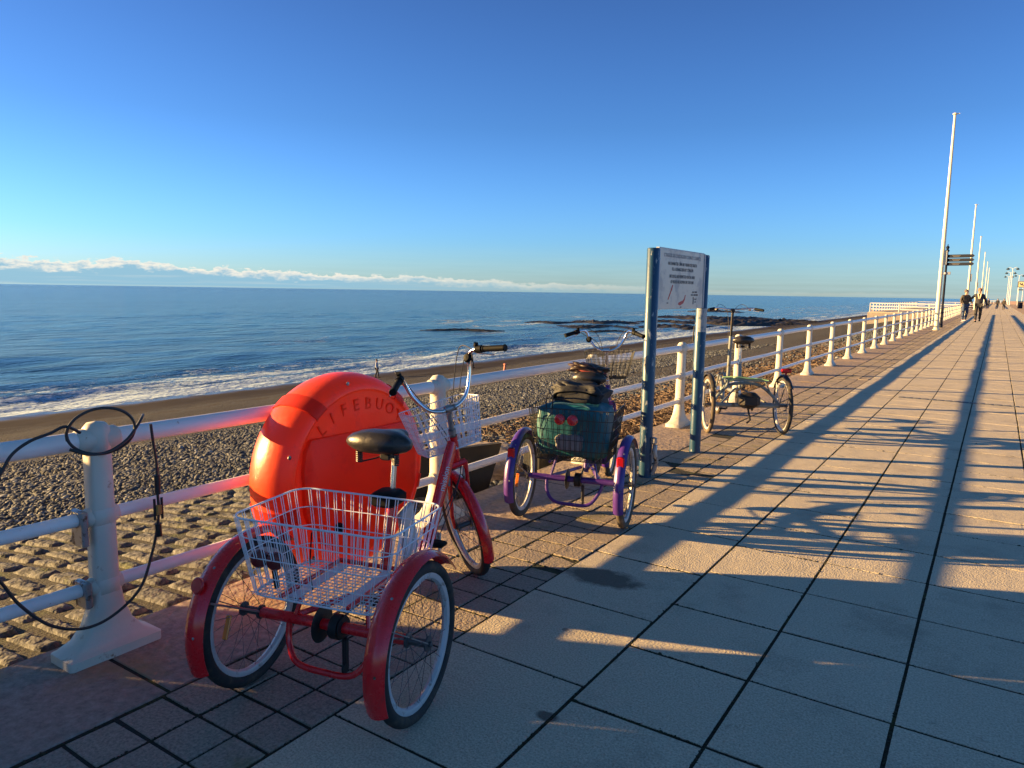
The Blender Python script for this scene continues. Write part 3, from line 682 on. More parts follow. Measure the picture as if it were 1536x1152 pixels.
def fender(root, c, u, f, R0, a0, a1, wd, mat, name='fender'):
    n = 7; pr_ = []
    for i in range(n): t = -1 + 2 * i / (n - 1); pr_.append((.020 * (1 - t * t) , t * wd / 2))
    pr_ += [(p[0] - .003, p[1] * .97) for p in pr_[::-1]]
    b = MB(); b.arc_sheet(c, u, f, R0, a0, a1, pr_, 36); return b.build(name, mat, root, angle=50)
def rrect(hx, hy, r, n=5):
    P = []
    for (cx, cy, a0) in ((hx - r, hy - r, 0), (-hx + r, hy - r, 90), (-hx + r, -hy + r, 180), (hx - r, -hy + r, 270)):
        for i in range(n + 1): a = R(a0 + 90 * i / n); P.append((cx + r * math.cos(a), cy + r * math.sin(a)))
    return P
def basket(root, c, tx, ty, bx, by, h, mat, T=None, wr=.0017, pairs=14, rings=4, rr=.05, gridn=(20, 14), tilt=0, name='basket', rimr=.0035):
    """open wire basket: top half sizes tx,ty ; bottom bx,by"""
    T = T or (lambda p: p); b = MB(); c = V(*c)
    def at(t, r_=rr): return [c + V(x, y, h * t) for x, y in rrect(bx + (tx - bx) * t, by + (ty - by) * t, r_, 5)]
    for i in range(rings + 1):
        t = i / rings; b.tube([T(p) for p in at(t)], rimr if i in (0, rings) else wr * 1.15, 6, closed=True)
    # side wires in pairs
    def peri(t, s):   # s 0..4 around
        hx = bx + (tx - bx) * t; hy = by + (ty - by) * t; k = int(s) % 4; q = -1 + 2 * (s - int(s)); m = .93
        return c + V(*{0: (q * hx * m, -hy), 1: (hx, q * hy * m), 2: (-q * hx * m, hy), 3: (-hx, -q * hy * m)}[k], h * t)
    for k in range(4):
        n = pairs if k % 2 == 0 else max(3, int(pairs * ty / tx))
        for i in range(n):
            for d in (-.14, .14):
                s = k + (i + .5 + d) / n
                b.tube([T(peri(0, s)), T(peri(1, s))], wr, 4, cap=False)
    for i in range(gridn[0]): x = bx * (-1 + 2 * (i + .5) / gridn[0]); b.tube([T(c + V(x, -by, 0)), T(c + V(x, by, 0))], wr, 4, cap=False)
    for i in range(gridn[1]): y = by * (-1 + 2 * (i + .5) / gridn[1]); b.tube([T(c + V(-bx, y, .003)), T(c + V(bx, y, .003))], wr, 4, cap=False)
    return b.build(name, mat, root)
def saddle(root, c, L=.27, W=.125, mat=leather, pitch=0):
    P = []; nu, nv = 22, 18
    for i in range(nu + 1):
        t = i / nu; y = -L * .46 + L * t; wd = W * ((1 - t) ** .55 * .85 if t > .42 else .62 + .0 * t) ; wd = W * np.interp(t, [0, .06, .2, .4, .6, .8, .95, 1], [.25, .72, 1., .86, .48, .27, .21, .05])
        ht = np.interp(t, [0, .08, .3, .7, .95, 1], [.02, .052, .064, .046, .032, .008]); zo = np.interp(t, [0, .2, .5, 1], [.018, .012, 0, -.006])
        for j in range(nv):
            a = 2 * math.pi * j / nv; ca, sa = math.cos(a), math.sin(a)
            P.append((c[0] + wd * (abs(ca) ** .8) * math.copysign(1, ca), c[1] + y, c[2] + zo + (ht * sa if sa > 0 else ht * .75 * sa) + (y * pitch)))
    b = MB(); F = [(i * nv + j, (i + 1) * nv + j, (i + 1) * nv + (j + 1) % nv, i * nv + (j + 1) % nv) for i in range(nu) for j in range(nv)] + [tuple(range(nv)), tuple(nu * nv + j for j in range(nv))[::-1]]
    b.add(P, F); s = b.build('saddle', mat, root, angle=70)
    b = MB()
    for sx in (-1, 1):
        pts = []
        for i in range(49): a = i / 48 * 6 * 2 * math.pi; pts.append((c[0] + sx * W * .55 + .013 * math.cos(a), c[1] - L * .28 + .013 * math.sin(a), c[2] - .028 - .05 * i / 48))
        b.tube(pts, .0035, 5)
        b.tube(spline([(c[0] + sx * W * .55, c[1] - L * .28, c[2] - .08), (c[0] + sx * .022, c[1], c[2] - .062), (c[0] + sx * .018, c[1] + L * .34, c[2] - .015)], 6), .0035, 6)
    b.box((c[0], c[1] + .0, c[2] - .065), (.05, .05, .03), bev=.006)
    b.build('saddle_spring', blackm, s); return s


def trike_rear(root, paint, r=.31, track=.385, hub_tire=rubber):
    out = []
    for s in (-1, 1):
        out.append(wheel(root, (s * track, 0, r), r, (1, 0, 0), (0, 1, 0), hub_tire))
    return out


def make_trike(label, loc, ang, paint, style):
    root = thing('tricycle', label, 'tricycle', loc, R(ang), 'adult tricycles parked along the railing')
    redt_ = style == 'red'
    r, tk = .31, .385
    ws = trike_rear(root, paint, r, tk, rubber if redt_ else rubber_dusty)
    fw_, wd = .020, .086 if redt_ else .07
    for s in (-1, 1):
        f = fender(root, (s * tk, 0, r), (1, 0, 0), (0, 1, 0), r + .022, R(-112), R(52), wd, paint)
        if redt_:
            a = R(-52)
            p = V(s * tk, math.sin(a) * (r + .05), r + math.cos(a) * (r + .05))
            if s < 0:
                b = MB(); b.lathe([(0, 0), (.032, 0), (.032, .008), (.028, .012), (0, .013)], p + V(0, -.012, .0), (-.2, -.95, .3), 20); b.build('reflector', refl, f)
        else:
            a = R(-52); p = V(s * tk, math.sin(a) * (r + .045), r + math.cos(a) * (r + .045))
            b = MB(); b.box(p, (.052, .022, .078), bev=.008); b.build('reflector', refl, f)
        b = MB(); b.tube([(s * (tk + .05), 0, r), (s * (tk + .035), -.27, r + .17)], .0025, 5); b.tube([(s * (tk - .05), 0, r), (s * (tk - .035), -.28, r + .15)], .0035 if s > 0 else .005, 5)
        for a in (-84, -40): q = R(a); b.lathe([(.006, 0), (.006, .004), (0, .006)], (s * tk + .012, math.sin(q) * (r + .036), r + math.cos(q) * (r + .036)), (0, math.sin(q), math.cos(q)), 8)
        b.build('fender_stay', steel, f)
        # wheel reflector between the spokes
        b = MB(); aa = R(-100 if s < 0 else 200); b.box((s * tk + .012, math.sin(aa) * .17, r + math.cos(aa) * .17 + .03), (.024, .010, .095), M=np.array([[1, 0, 0], [0, .94, .34], [0, -.34, .94]]), bev=.003)
        if s < 0: b.build('wheel_reflector', amber, ws[0])
    # frame: axle beam, guard, lower tube, seat tube, main tube
    b = MB(); b.tube([(-tk + .05, 0, r), (tk - .05, 0, r)], .0225, 12)
    b.tube(spline([(-.20, .0, r - .0), (-.19, -.02, .21), (-.13, -.05, .150), (0, -.06, .140), (.13, -.05, .150), (.20, -.01, .25), (.21, .0, r)], 6), .013, 10)
    b.tube([(-.17, 0, r + .015), (-.14, .04, .455)], .010, 8); b.tube([(.17, 0, r + .015), (.14, .04, .455)], .010, 8)
    b.tube([(-.15, -.12, .455), (-.15, .30, .455)], .010, 8); b.tube([(.15, -.12, .455), (.15, .30, .455)], .010, 8)
    b.tube([(-.15, .30, .455), (.15, .30, .455)], .010, 8)
    for s in (-1, 1): b.tube([(s * .20, 0, r), (s * .045, .42, .30)], .014, 8)
    b.tube([(0, .40, .27), (0, .50, .70)], .021, 12)
    b.tube(spline([(0, .42, .30), (0, .66, .335), (0, .88, .38)], 5), .025, 12)
    b.tube(spline([(0, .90, .40), (0, 1.02, .60), (0, 1.165, .83)], 6), [.026, .028] + [.028] * 9 + [.025, .023], 14, flat=1.55)
    b.box((0, .895, .40), (.062, .05, .10), bev=.012)
    A0 = V(0, 1.18, .85); ax = nz((0, -.326, .945))
    b.tube([A0 - ax * .13, A0 + ax * .02], .024, 12)
    if not redt_: b.tube([(0, .50, .66), (0, 1.12, .76)], .016, 10)
    b.build('frame', paint, root)
    b = MB(); b.box((0, .915, .37), (.075, .035, .085), bev=.008); b.tube([(.045, .92, .41), (.05, .90, .31)], .007, 8); b.tube([(-.05, .91, .40), (.05, .91, .40)], .006, 8); b.build('frame_clamp', steel, root)
    sz = .972 if redt_ else .985
    b = MB(); b.tube([(0, .50, .70), (0, .525, sz - .075)], .0135, 10); b.box((.01, .50, .715), (.05, .055, .035), bev=.008); b.tube([(.02, .47, .715), (.06, .48, .71)], .006, 6); b.build('seat_post', chrome, root)
    if redt_:
        b = MB(); b.box((0, .46, .715), (.125, .14, .065), bev=.015); b.box((.0, .55, .70), (.07, .07, .05), bev=.012); b.build('battery_box', blackp, root)
        b = MB(); b.box((.03, .60, .50), (.030, .12, .30), M=np.array([[1, 0, 0], [0, .97, -.24], [0, .24, .97]]), bev=.008); b.build('battery_cover', M('silver_panel', (.5, .5, .52), .4, .3), root)
    saddle(root, (0, .455, sz), L=.30, W=.165, pitch=.06) if redt_ else saddle(root, (0, .48, sz), L=.28, W=.14)
    # drivetrain
    b = MB(); b.lathe([(.0, -.003), (.072, -.003), (.076, 0), (.072, .003), (0, .003)], (-.045, 0, r), (1, 0, 0), 30); b.lathe([(0, -.003), (.045, -.003), (.045, .003), (0, .003)], (.055, 0, r), (1, 0, 0), 24)
    b.lathe([(.03, -.02), (.05, -.018), (.05, .018), (.03, .02)], (.03, 0, r), (1, 0, 0), 20)
    b.lathe([(0, -.003), (.080, -.003), (.084, 0), (.080, .003), (0, .003)], (.055, .62, .30), (1, 0, 0), 32)
    for dz in (.045, -.045): b.tube([(.055, .0, r + dz), (.055, .62, .30 + dz * 1.75)], .004, 5)
    b.box((.075, -.02, r - .09), (.02, .03, .12), bev=.006); b.lathe([(0, -.004), (.022, -.004), (.022, .004), (0, .004)], (.08, -.03, r - .15), (1, 0, 0), 14)
    for s, dz in ((-1, -.165), (1, .165)): b.tube([(s * .055, .62, .30), (s * .075, .62 + dz * .55, .30 + dz * .8)], .009, 8)
    b.build('drivetrain', blackm, root)
    for s, dz in ((-1, -.165), (1, .165)):
        b = MB(); b.box((s * .125, .62 + dz * .55, .30 + dz * .8), (.09, .065, .022), bev=.006); b.build('pedal', blackp, root)
    # ---- steering assembly
    steer = R(47) if redt_ else R(3)
    rm = np.array(Matrix.Rotation(steer, 3, Vector(ax)))
    Rot = lambda p: A0 + rm @ (V(*p) - A0)
    hub0 = A0 - ax * .575 + V(0, .035, 0); hub = Rot(hub0); wu = rm @ V(1, 0, 0); wf = rm @ V(0, 1, 0)
    wfh = nz(np.cross(V(0, 0, 1), wu)); low = hub[2] - (r) * math.sqrt(max(.01, 1 - wu[2] ** 2)); shift = -low / ax[2]
    hub = hub + ax * shift; D = lambda p: Rot(p) 
    fwl = wheel(root, hub, r, wu, wf, rubber if redt_ else rubber_dusty)
    fender(root, hub, wu, wf, r + .014, R(-118), R(22), .062, paint, 'front_fender')
    b = MB(); hl = hub
    crown = Rot(A0 - ax * .16)
    b.tube([crown + wu * -.05, crown + wu * .05], .02, 8)
    for s in (-1, 1): b.tube([crown + wu * .05 * s, hl + wu * .058 * s + rm @ V(0, -.01, .08), hl + wu * .058 * s], [.015, .012, .009], 10)
    b.build('fork', paint, root)
    b = MB()
    for s in (-1, 1): q = R(-98); z_ = nz(np.cross(wu, wf)); e = hub + (math.cos(q) * z_ + math.sin(q) * nz(wf)) * (r + .02); b.tube([hub + wu * .06 * s, e + wu * .03 * s], .002, 5)
    q = crown + rm @ V(0, .02, -.02); b.tube([q + wu * -.03, q + wu * .03], .012, 8); b.box(q + wu * .045 + V(0, 0, -.05), (.012, .02, .09), bev=.004); b.box(q - wu * .045 + V(0, 0, -.05), (.012, .02, .09), bev=.004)
    b.build('brake_caliper', steel, root)
    HZ = 1.03 if redt_ else 1.17
    # stem
    t0 = A0 + ax * .02; k_ = (HZ - A0[2]) / ax[2]
    top = A0 + ax * k_ + V(0, -.02 if redt_ else .0, 0); Pc = Rot(top)
    b = MB(); b.tube([Rot(t0), Rot(A0 + ax * .06)], .021, 12); b.tube([Rot(t0), Rot(A0 + ax * (k_ - .015))], .0145, 12); b.tube([Rot(A0 + ax * (k_ - .03)), Pc], .016, 10); b.tube([Rot(V(-.028, top[1], top[2])), Rot(V(.028, top[1], top[2]))], .02, 12)
    b.build('stem', chrome if not redt_ else steel, root)
    roll = R(5) if redt_ else R(0)
    def H(s, f, z):  # handlebar space: side, forward, up from the clamp
        s, z = s * math.cos(roll) - z * math.sin(roll) * .6, z * math.cos(roll) + s * math.sin(roll)
        return Rot(V(s, top[1] + f, top[2] + z))
    if redt_: hb = lambda s: [(0, 0, 0), (s * .05, 0, .0), (s * .115, .01, .035), (s * .165, .015, .12), (s * .188, .01, .20), (s * .20, -.015, .240), (s * .218, -.055, .250)]
    else: hb = lambda s: [(0, 0, 0), (s * .045, 0, .0), (s * .10, .01, .03), (s * .145, .015, .09), (s * .17, .01, .145), (s * .195, -.02, .165), (s * .225, -.06, .16)]
    ends = {}
    b = MB(); path = [H(*p) for p in hb(-1)[::-1]] + [H(*p) for p in hb(1)[1:]]
    b.tube(spline(path, 6), .0111, 12)
    gl = {}
    for s in (-1, 1):
        g0 = hb(s)[-1]; g1 = (g0[0] + s * .095, g0[1] - .150, g0[2] - .03) if redt_ else (g0[0] + s * .095, g0[1] - .085, g0[2] - .03)
        gl[s] = (g0, g1); b.tube([H(*g0), H(*g1)], .0111, 10)
    hbar = b.build('handlebar', chrome, root)
    for s in (-1, 1):
        g0, g1 = gl[s]; a_ = V(*g0) * .72 + V(*g1) * .28; b = MB(); c_ = V(*g1) + (V(*g1) - V(*g0)) * .06
        b.tube([H(*a_), H(*(a_ * .97 + c_ * .03)), H(*(a_ * .95 + c_ * .05)), H(*(a_ * .06 + c_ * .94)), H(*(a_ * .05 + c_ * .95)), H(*c_)], [.019, .019, .0165, .0165, .020, .018], 14); b.build('grip', blackp, hbar)
        e = nz(V(*g1) - V(*g0)); b = MB()
        m0 = V(*g0) + e * .005
        b.tube([H(*m0), H(*(m0 + e * .035))], .021, 12); b.tube([H(*(m0 + V(0, 0, .015))), H(*(m0 + V(0, 0, .035) + e * .01))], .013, 8)
        b.tube([H(*(m0 + V(0, .03, -.008))), H(*(m0 + V(0, .035, -.008) + e * .03))], .012, 8); b.build('shifter', blackp, hbar)
        b = MB(); l0 = m0 + V(s * .004, .030, -.010); b.tube(spline([H(*l0), H(*(l0 + e * .03 + V(0, .040, -.012))), H(*(l0 + e * .13 + V(s * .01, .062, -.03)))], 5), [.008] * 6 + [.006] * 5, 8, flat=.6); b.build('brake_lever', chrome, hbar)
    # bell / mirror
    b = MB(); bp = H(*( (.182, .0, .215) if redt_ else (-.150, .0, .09)))
    b.lathe([(0, .020), (.018, .017), (.026, .006), (.027, 0), (0, 0)], bp, (-.3, -.9, .25), 16); b.build('bell', blackp, hbar)
    # cables
    b = MB()
    hd = Rot(A0 + ax * .0 + V(0, .06, -.02)); hd2 = Rot(A0 + V(0, .03, -.20))
    for s in (-1, 1):
        m0 = V(*gl[s][0]) + V(0, .03, -.01)
        for q, (df, dz) in enumerate(((.13, .03), (.10, -.03))):
            b.tube(spline([H(*m0), H(*(m0 + V(-s * .03, df, dz))), H(s * .08, .15 - q * .02, .02 - q * .06 + (.06 if not redt_ else 0)), hd + V(0, 0, -.03 * q), hd2, (s * .02, .95, .36)], 7), .0027, 6)
    b.build('cable', cablem, root)
    # front basket, carried on the steering
    if redt_:
        T = lambda p: Rot(V(p[0], top[1] + .075 + p[1] + .11, top[2] - .235 + p[2]))
        basket(root, (0, 0, 0), .20, .14, .16, .11, .245, whitew, T, .0020, 11, 6, .03, (14, 9), name='front_basket', rimr=.0036)
    else:
        T = lambda p: Rot(V(p[0], top[1] + .06 + p[1] + .13, top[2] - .25 + p[2]))
        basket(root, (0, 0, 0), .21, .15, .15, .10, .235, blackw, T, .0016, 9, 5, .06, (10, 8), name='front_basket', rimr=.0026)
    # rear basket
    if redt_:
        basket(root, (0, .07, .450), .355, .235, .29, .20, .315, whitew, None, .0021, 15, 4, .075, (24, 15), name='rear_basket', rimr=.0042)
        b = MB()
        for x in (-.10, .12): b.box((x, .07, .458), (.045, .36, .004))
        b.build('basket_plate', M('pale_plate', (.62, .62, .68), .4), root)
        b = MB()
        for s in (-1, 1): b.lathe([(0, 0), (.036, 0), (.037, .012), (.030, .022), (0, .026)], (-.20 + s * .037, -.125, .60), (0, -1, .15), 20)
        b.box((-.20, -.12, .60), (.06, .015, .05), bev=.004)
        tl = b.build('rear_reflector', dkrefl, root)
        b = MB(); b.tube([(-.19, -.11, .59), (-.18, -.10, .48)], .011, 8); b.build('reflector_bracket', blackp, tl)
        b = MB(); b.tube([(.02, -.15, .745), (.0, -.14, .60), (-.01, -.11, .5)], .003, 6); b.build('cable_tie', blackp, root)
        # name on the frame tube
        d = nz(V(0, .265, .43)); rx = V(1, 0, 0); nrm = nz(np.cross(rx, d)); 
        for k_, (tx_, off, face) in enumerate((('mission', V(0, 1.045, .655), 1),)):
            mt = Matrix.Identity(4); ex = d; ey = V(-.93, -.30, .18) ; ey = nz(ey - ex * ey.dot(ex)); ez = np.cross(ex, ey)
            for i in range(3): mt[i][0] = ex[i]; mt[i][1] = ey[i]; mt[i][2] = ez[i]
            mt.translation = Vector(off + ez * .0335 - ey * .026); text_mesh('lettering', tx_, .045, M('white_decal', (.8, .75, .72), .5), mt, root, .0008)
    else:
        basket(root, (0, .07, .475), .31, .235, .255, .20, .37, blackw, None, .0021, 13, 5, .05, (18, 11), name='rear_basket', rimr=.0035)
        b = MB()
        for s in (-1, 1): b.lathe([(0, 0), (.037, 0), (.038, .012), (.030, .022), (0, .026)], (-.02 + s * .046, -.18, .775), (0, -1, .15), 20)
        tl = b.build('rear_reflector', refl, root)
        b = MB(); b.tube(spline([(-.17, -.16, .83), (-.17, -.165, .92), (-.15, -.165, .95), (-.125, -.165, .92), (-.13, -.16, .83)], 5), .004, 6); b.build('lock_shackle', blackm, root)
        b = MB(); b.box((-.17, .18, .62), (.06, .10, .07), bev=.01); b.build('side_reflector', amber, root)
    return root
make_trike('bright red tricycle with white wire baskets and black saddle, nearest the camera', (-2.12, 1.92, 0), 14, red, 'red')
make_trike('purple tricycle with black wire baskets beside the sign posts, front wheel straight', (-2.45, 4.53, 0), 15, purple, 'purple')


def blob(name, c, d, mat, parent=None, e=.6, namp=.03, seed=0, loc=None, rotz=None, nf=9, tilt=0):
    """soft bag-like lump: superellipsoid with folds"""
    r = np.random.default_rng(seed); ks = r.normal(0, nf, (7, 3)); ph = r.uniform(0, 6.28, 7); nu, nv = 34, 44; P = []
    for i in range(nu + 1):
        a = -math.pi / 2 + math.pi * i / nu
        for j in range(nv):
            q = 2 * math.pi * j / nv; sg = lambda v, p: math.copysign(abs(v) ** p, v)
            p = V(sg(math.cos(a), e) * sg(math.cos(q), e), sg(math.cos(a), e) * sg(math.sin(q), e), sg(math.sin(a), e))
            w_ = sum(math.sin(k @ p * .5 + f) for k, f in zip(ks, ph)) / 3
            w2 = sum(math.sin(k @ p * 1.6 + f) for k, f in zip(ks, ph)) / 3
            P.append(V(*c) + p * V(*d) * (1 + namp * w_ + namp * .5 * w2) + V(0, 0, tilt * p[0] * d[0]))
    b = MB(); b.add(P, [(i * nv + j, (i + 1) * nv + j, (i + 1) * nv + (j + 1) % nv, i * nv + (j + 1) % nv) for i in range(nu) for j in range(nv)])
    return b.build(name, mat, parent, loc=loc, rotz=rotz, angle=180)
T2 = ((-2.45, 4.53, 0), R(15))
bag = thing('shopping_bag', 'large teal bag stuffed into the rear basket of the purple tricycle', 'bag', *T2)
blob('bag_body', (-.01, .06, .67), (.255, .17, .19), teal, bag, .38, .05, 3)
blob('bag_pocket', (-.01, -.10, .60), (.10, .035, .06), greycloth, bag, .5, .06, 5)
b = MB(); b.tube(spline([(-.16, -.07, .82), (-.13, -.10, .87), (.0, -.10, .875), (.10, -.09, .86), (.14, -.07, .82)], 6), .010, 8, flat=.3); b.build('handle', M('pale_teal_strap', (.20, .45, .44), .6), bag)
bp = thing('backpack', 'black backpack lying on top of the teal bag behind the saddle', 'backpack', *T2)
blob('backpack_body', (-.02, .24, .90), (.19, .17, .085), navycloth, bp, .42, .12, 8, tilt=-.10)
b = MB(); b.tube(spline([(-.18, .10, .88), (-.14, .02, .93), (.02, .0, .95), (.14, .05, .92)], 6), .014, 8, flat=.35); b.build('strap', blackp, bp)
jk = thing('folded_bag', 'dark brown leather bag with red trim resting on the saddle of the purple tricycle', 'bag', *T2)
blob('bag_body', (-.02, .52, 1.062), (.135, .11, .034), browncl, jk, .5, .22, 12, tilt=-.16)
b = MB(); b.tube(spline([(-.15, .46, 1.08), (-.06, .41, 1.058), (.04, .41, 1.048), (.12, .46, 1.04)], 6), .006, 6); b.build('trim', M('red_trim', (.30, .04, .03), .6), jk)


def grey_trike():
    root = thing('tricycle', 'bare grey tricycle with tall handlebar stem and no baskets, farthest along the railing', 'tricycle', (-2.42, 8.73, 0), R(30), 'adult tricycles parked along the railing')
    r, tk = .345, .44; u, f = (1, 0, 0), (0, 1, 0)
    for s in (-1, 1):
        wheel(root, (s * tk, 0, r), r, u, f, rubber if s > 0 else rubber_dusty, tr=.024, nsp=24, rimm=alloy)
        fd = fender(root, (s * tk, 0, r), u, f, r + .016, R(-50), R(62), .058, blackm)
        b = MB(); b.tube([(s * (tk + .045), 0, r), (s * (tk + .03), -.24, r + .26)], .0035, 6); b.tube([(s * (tk - .045), 0, r), (s * (tk - .035), -.20, r + .30)], .008, 6); b.tube([(s * (tk - .045), 0, r), (s * (tk - .035), .20, r + .30)], .006, 6); b.build('fender_stay', steel, fd)
    b = MB(); b.box((tk, -.06, .775), (.125, .03, .05), bev=.012); b.box((tk, -.045, .74), (.02, .02, .05)); b.build('rear_light', refl, root)
    b = MB(); b.tube(spline([(-tk + .05, 0, r), (-.32, .02, .46), (-.18, .06, .575), (0, .08, .60), (.18, .06, .575), (.32, .02, .46), (tk - .05, 0, r)], 6), .019, 10)
    b.tube([(-tk + .04, 0, r), (tk - .04, 0, r)], .028, 12)
    b.tube(spline([(0, .08, .60), (0, .45, .47), (0, .85, .42), (0, .98, .50)], 6), .024, 12)
    b.tube([(0, .30, .50), (0, .35, .82)], .020, 12); b.tube([(0, .95, .40), (0, .90, 1.12)], .024, 12)
    for s in (-1, 1): b.tube([(s * .30, .0, r), (s * .04, .36, .50)], .012, 8)
    b.build('frame', greyp, root)
    b = MB(); b.tube([(0, .90, 1.10), (0, .87, 1.46)], .017, 10); b.box((0, .87, 1.45), (.05, .05, .05), bev=.01); b.build('stem', blackm, root)
    b = MB(); b.tube(spline([(-.31, .74, 1.47), (-.22, .82, 1.485), (-.06, .88, 1.47), (.06, .88, 1.47), (.22, .82, 1.485), (.31, .74, 1.47)], 6), .0115, 10); hb = b.build('handlebar', chrome, root)
    for s in (-1, 1):
        b = MB(); b.tube([(s * .26, .79, 1.477), (s * .345, .70, 1.462)], .0175, 12); b.build('grip', blackp, hb)
        b = MB(); b.tube([(s * .20, .85, 1.47), (s * .23, .83, 1.475)], .022, 10); b.tube([(s * .22, .87, 1.46), (s * .32, .80, 1.445)], .006, 6); b.build('brake_lever', chrome if s > 0 else blackm, hb)
    b = MB(); 
    for s in (-1, 1): b.tube(spline([(s * .22, .87, 1.47), (s * .14, 1.0, 1.53), (s * .04, .98, 1.42), (s * .02, .95, 1.0), (s * .02, .97, .5)], 7), .003, 6)
    b.build('cable', cablem, root)
    b = MB(); b.tube([(0, .35, .80), (0, .355, 1.02)], .0145, 10); b.box((0, .35, .82), (.05, .05, .03), bev=.008); b.build('seat_post', chrome, root)
    saddle(root, (0, .32, 1.09), L=.30, W=.135)
    b = MB(); b.box((.03, -.03, .41), (.24, .22, .19), bev=.05); b.lathe([(0, -.003), (.07, -.003), (.07, .003), (0, .003)], (.08, .0, r), (1, 0, 0), 22); b.lathe([(0, -.003), (.085, -.003), (.085, .003), (0, .003)], (.06, .66, .34), (1, 0, 0), 26)
    for dz in (.05, -.05): b.tube([(.06, 0, r + dz), (.06, .66, .34 + dz * 1.5)], .004, 5)
    b.tube([(.03, 0, .33), (.06, -.03, .17), (.02, -.03, .13)], .012, 8)
    for s in (-1, 1): b.tube([(s * .05, .66, .34), (s * .08, .66 + s * .08, .34 + s * .13)], .01, 8); b.box((s * .13, .66 + s * .08, .34 + s * .13), (.09, .06, .022), bev=.005)
    b.build('drivetrain', blackm, root)
    b = MB(); 
    for y_ in (-.08, .0, .10, .2): b.tube([(-.24, y_, .645), (.24, y_, .645)], .006, 6)
    for s in (-1, 1): b.tube([(s * .24, -.08, .645), (s * .24, .2, .645)], .008, 8); b.tube([(s * .22, .02, .645), (s * .30, .01, .48)], .008, 8)
    cr = b.build('rack', M('pale_green_steel', (.22, .27, .24), .5, .2), root)
    b = MB()
    for i, (a, c) in enumerate(((-.23, .20), (-.1, .05), (.2, -.08))): b.tube(spline([(-.24, a, .655), (-.1, (a + c) / 2 + .02, .675), (.1, (a + c) / 2 - .02, .665), (.24, c, .655)], 6), .006, 6)
    b.build('bungee_cord', M('green_cord', (.16, .32, .16), .6), cr)
    c = V(0, 1.47, .255); wheel(root, c, .255, u, f, rubber_dusty, tr=.024, nsp=20)
    b = MB(); b.tube([(0, .95, .42), (0, 1.16, .60), (0, 1.22, .60)], .018, 10)
    for s in (-1, 1): b.tube([(s * .0, 1.2, .60), (s * .05, 1.25, .58), (s * .055, 1.47, .255)], .012, 8)
    b.build('fork', greyp, root); fender(root, c, u, f, .272, R(-95), R(25), .055, greyp, 'front_fender')
grey_trike()

# ------------------------------------------------------------------ cable lock hung on the near railing post
LX = -3.15
b = MB()
p1 = [(LX, a, c) for a, c in [(1.02, .60), (1.10, .78), (1.192, .919), (1.238, .99), (1.304, 1.032), (1.379, 1.052), (1.439, 1.071)]]
ring = []
for q in range(0, 20): a = R(195 - 20 * q); ring.append((LX + .03 * math.cos(a * .5), 1.575 + .135 * math.cos(a), 1.035 + .098 * math.sin(a)))
b.tube(spline(ring, 5), .0065, 8)
b.tube(spline(p1 + [(LX - .01, 1.50, 1.035)], 6), .0065, 8)
b.tube(spline([(LX + .02, 1.44, .978), (LX + .045, 1.50, .950), (LX + .05, 1.58, .948), (LX + .05, 1.66, .985), (LX + .03, 1.72, 1.035), (LX - .01, 1.765, 1.062), (LX - .06, 1.80, 1.066)], 6), .0065, 8)
low = [(1.02, .70), (1.10, .60), (1.165, .499), (1.228, .378), (1.319, .267), (1.447, .202), (1.574, .214), (1.698, .295), (1.777, .428), (1.809, .547), (1.819, .633), (1.817, .719), (1.819, .829), (1.807, .955), (1.80, 1.03)]
b.tube(spline([(LX + (.03 if 1.3 < y < 1.7 else 0), y, z) for y, z in low], 6), .0065, 8)
lock = b.build('cable_lock', cablem); tag(lock, 'black steel cable with crimped loop hung over the nearest white railing post', 'cable')
b = MB(); b.tube([(LX, 1.818, .79), (LX, 1.818, .70)], .013, 10); b.tube([(LX, 1.812, .56), (LX, 1.816, .50)], .014, 10); b.tube([(LX, 1.80, .68), (LX, 1.80, .58)], .006, 8); b.tube([(LX, 1.835, .68), (LX, 1.835, .58)], .006, 8); b.build('ferrule', blackm, lock)
b = MB(); b.box((LX, 1.818, .625), (.02, .026, .05), bev=.005); b.build('tag', M('rusty_tag', (.45, .22, .05), .6), lock)

# ------------------------------------------------------------------ beach sign on two blue posts
sg = thing('beach_sign', 'bilingual dog ban notice board between two chipped blue posts', 'sign', (-2.55, 6.07, 0), math.atan2(7.347 - 6.074, .016))
# local x runs from the near post to the far post, panel faces local -y (to the promenade)
D = 1.273
for x in (0, D):
    b = MB(); b.tube([(x, 0, -.02), (x, 0, 2.04), (x, 0, 2.05)], [.057, .057, .05], 20); p = b.build('post', bluep, sg)
    b = MB()
    a0, a1 = (R(-100), R(-10)) if x == 0 else (R(-190), R(30)); hh_ = .24; z0 = 1.27
    P = [(x + .0585 * math.cos(a0 + (a1 - a0) * i / 12), .0585 * math.sin(a0 + (a1 - a0) * i / 12), z) for z in (z0, z0 + hh_) for i in range(13)]
    b.add(P, [(i, i + 1, 14 + i, 13 + i) for i in range(12)])
    (b.build('pole_sticker', M('pale_sticker', (.36, .40, .40), .5, dirt=(.12, .2, .28), dscale=18), p))
b = MB(); b.tube([(0, -.07, .03), (.02, -.10, .14), (-.01, -.09, .24), (.015, -.085, .30)], .022, 8); b.box((0, -.075, .34), (.05, .05, .06), bev=.008); b.build('chained_padlock', steel, sg)
b = MB(); b.box((D / 2, -.02, 1.785), (D - .10, .018, .545), bev=.003); pan = b.build('panel', signm, sg)
b = MB(); b.box((D / 2, -.012, 2.055), (D - .13, .03, .018)); b.box((.055, -.022, 1.785), (.03, .03, .54)); b.box((D - .055, -.022, 1.785), (.03, .03, .54)); b.build('panel_trim', M('grey_trim', (.42, .45, .48), .5), sg)
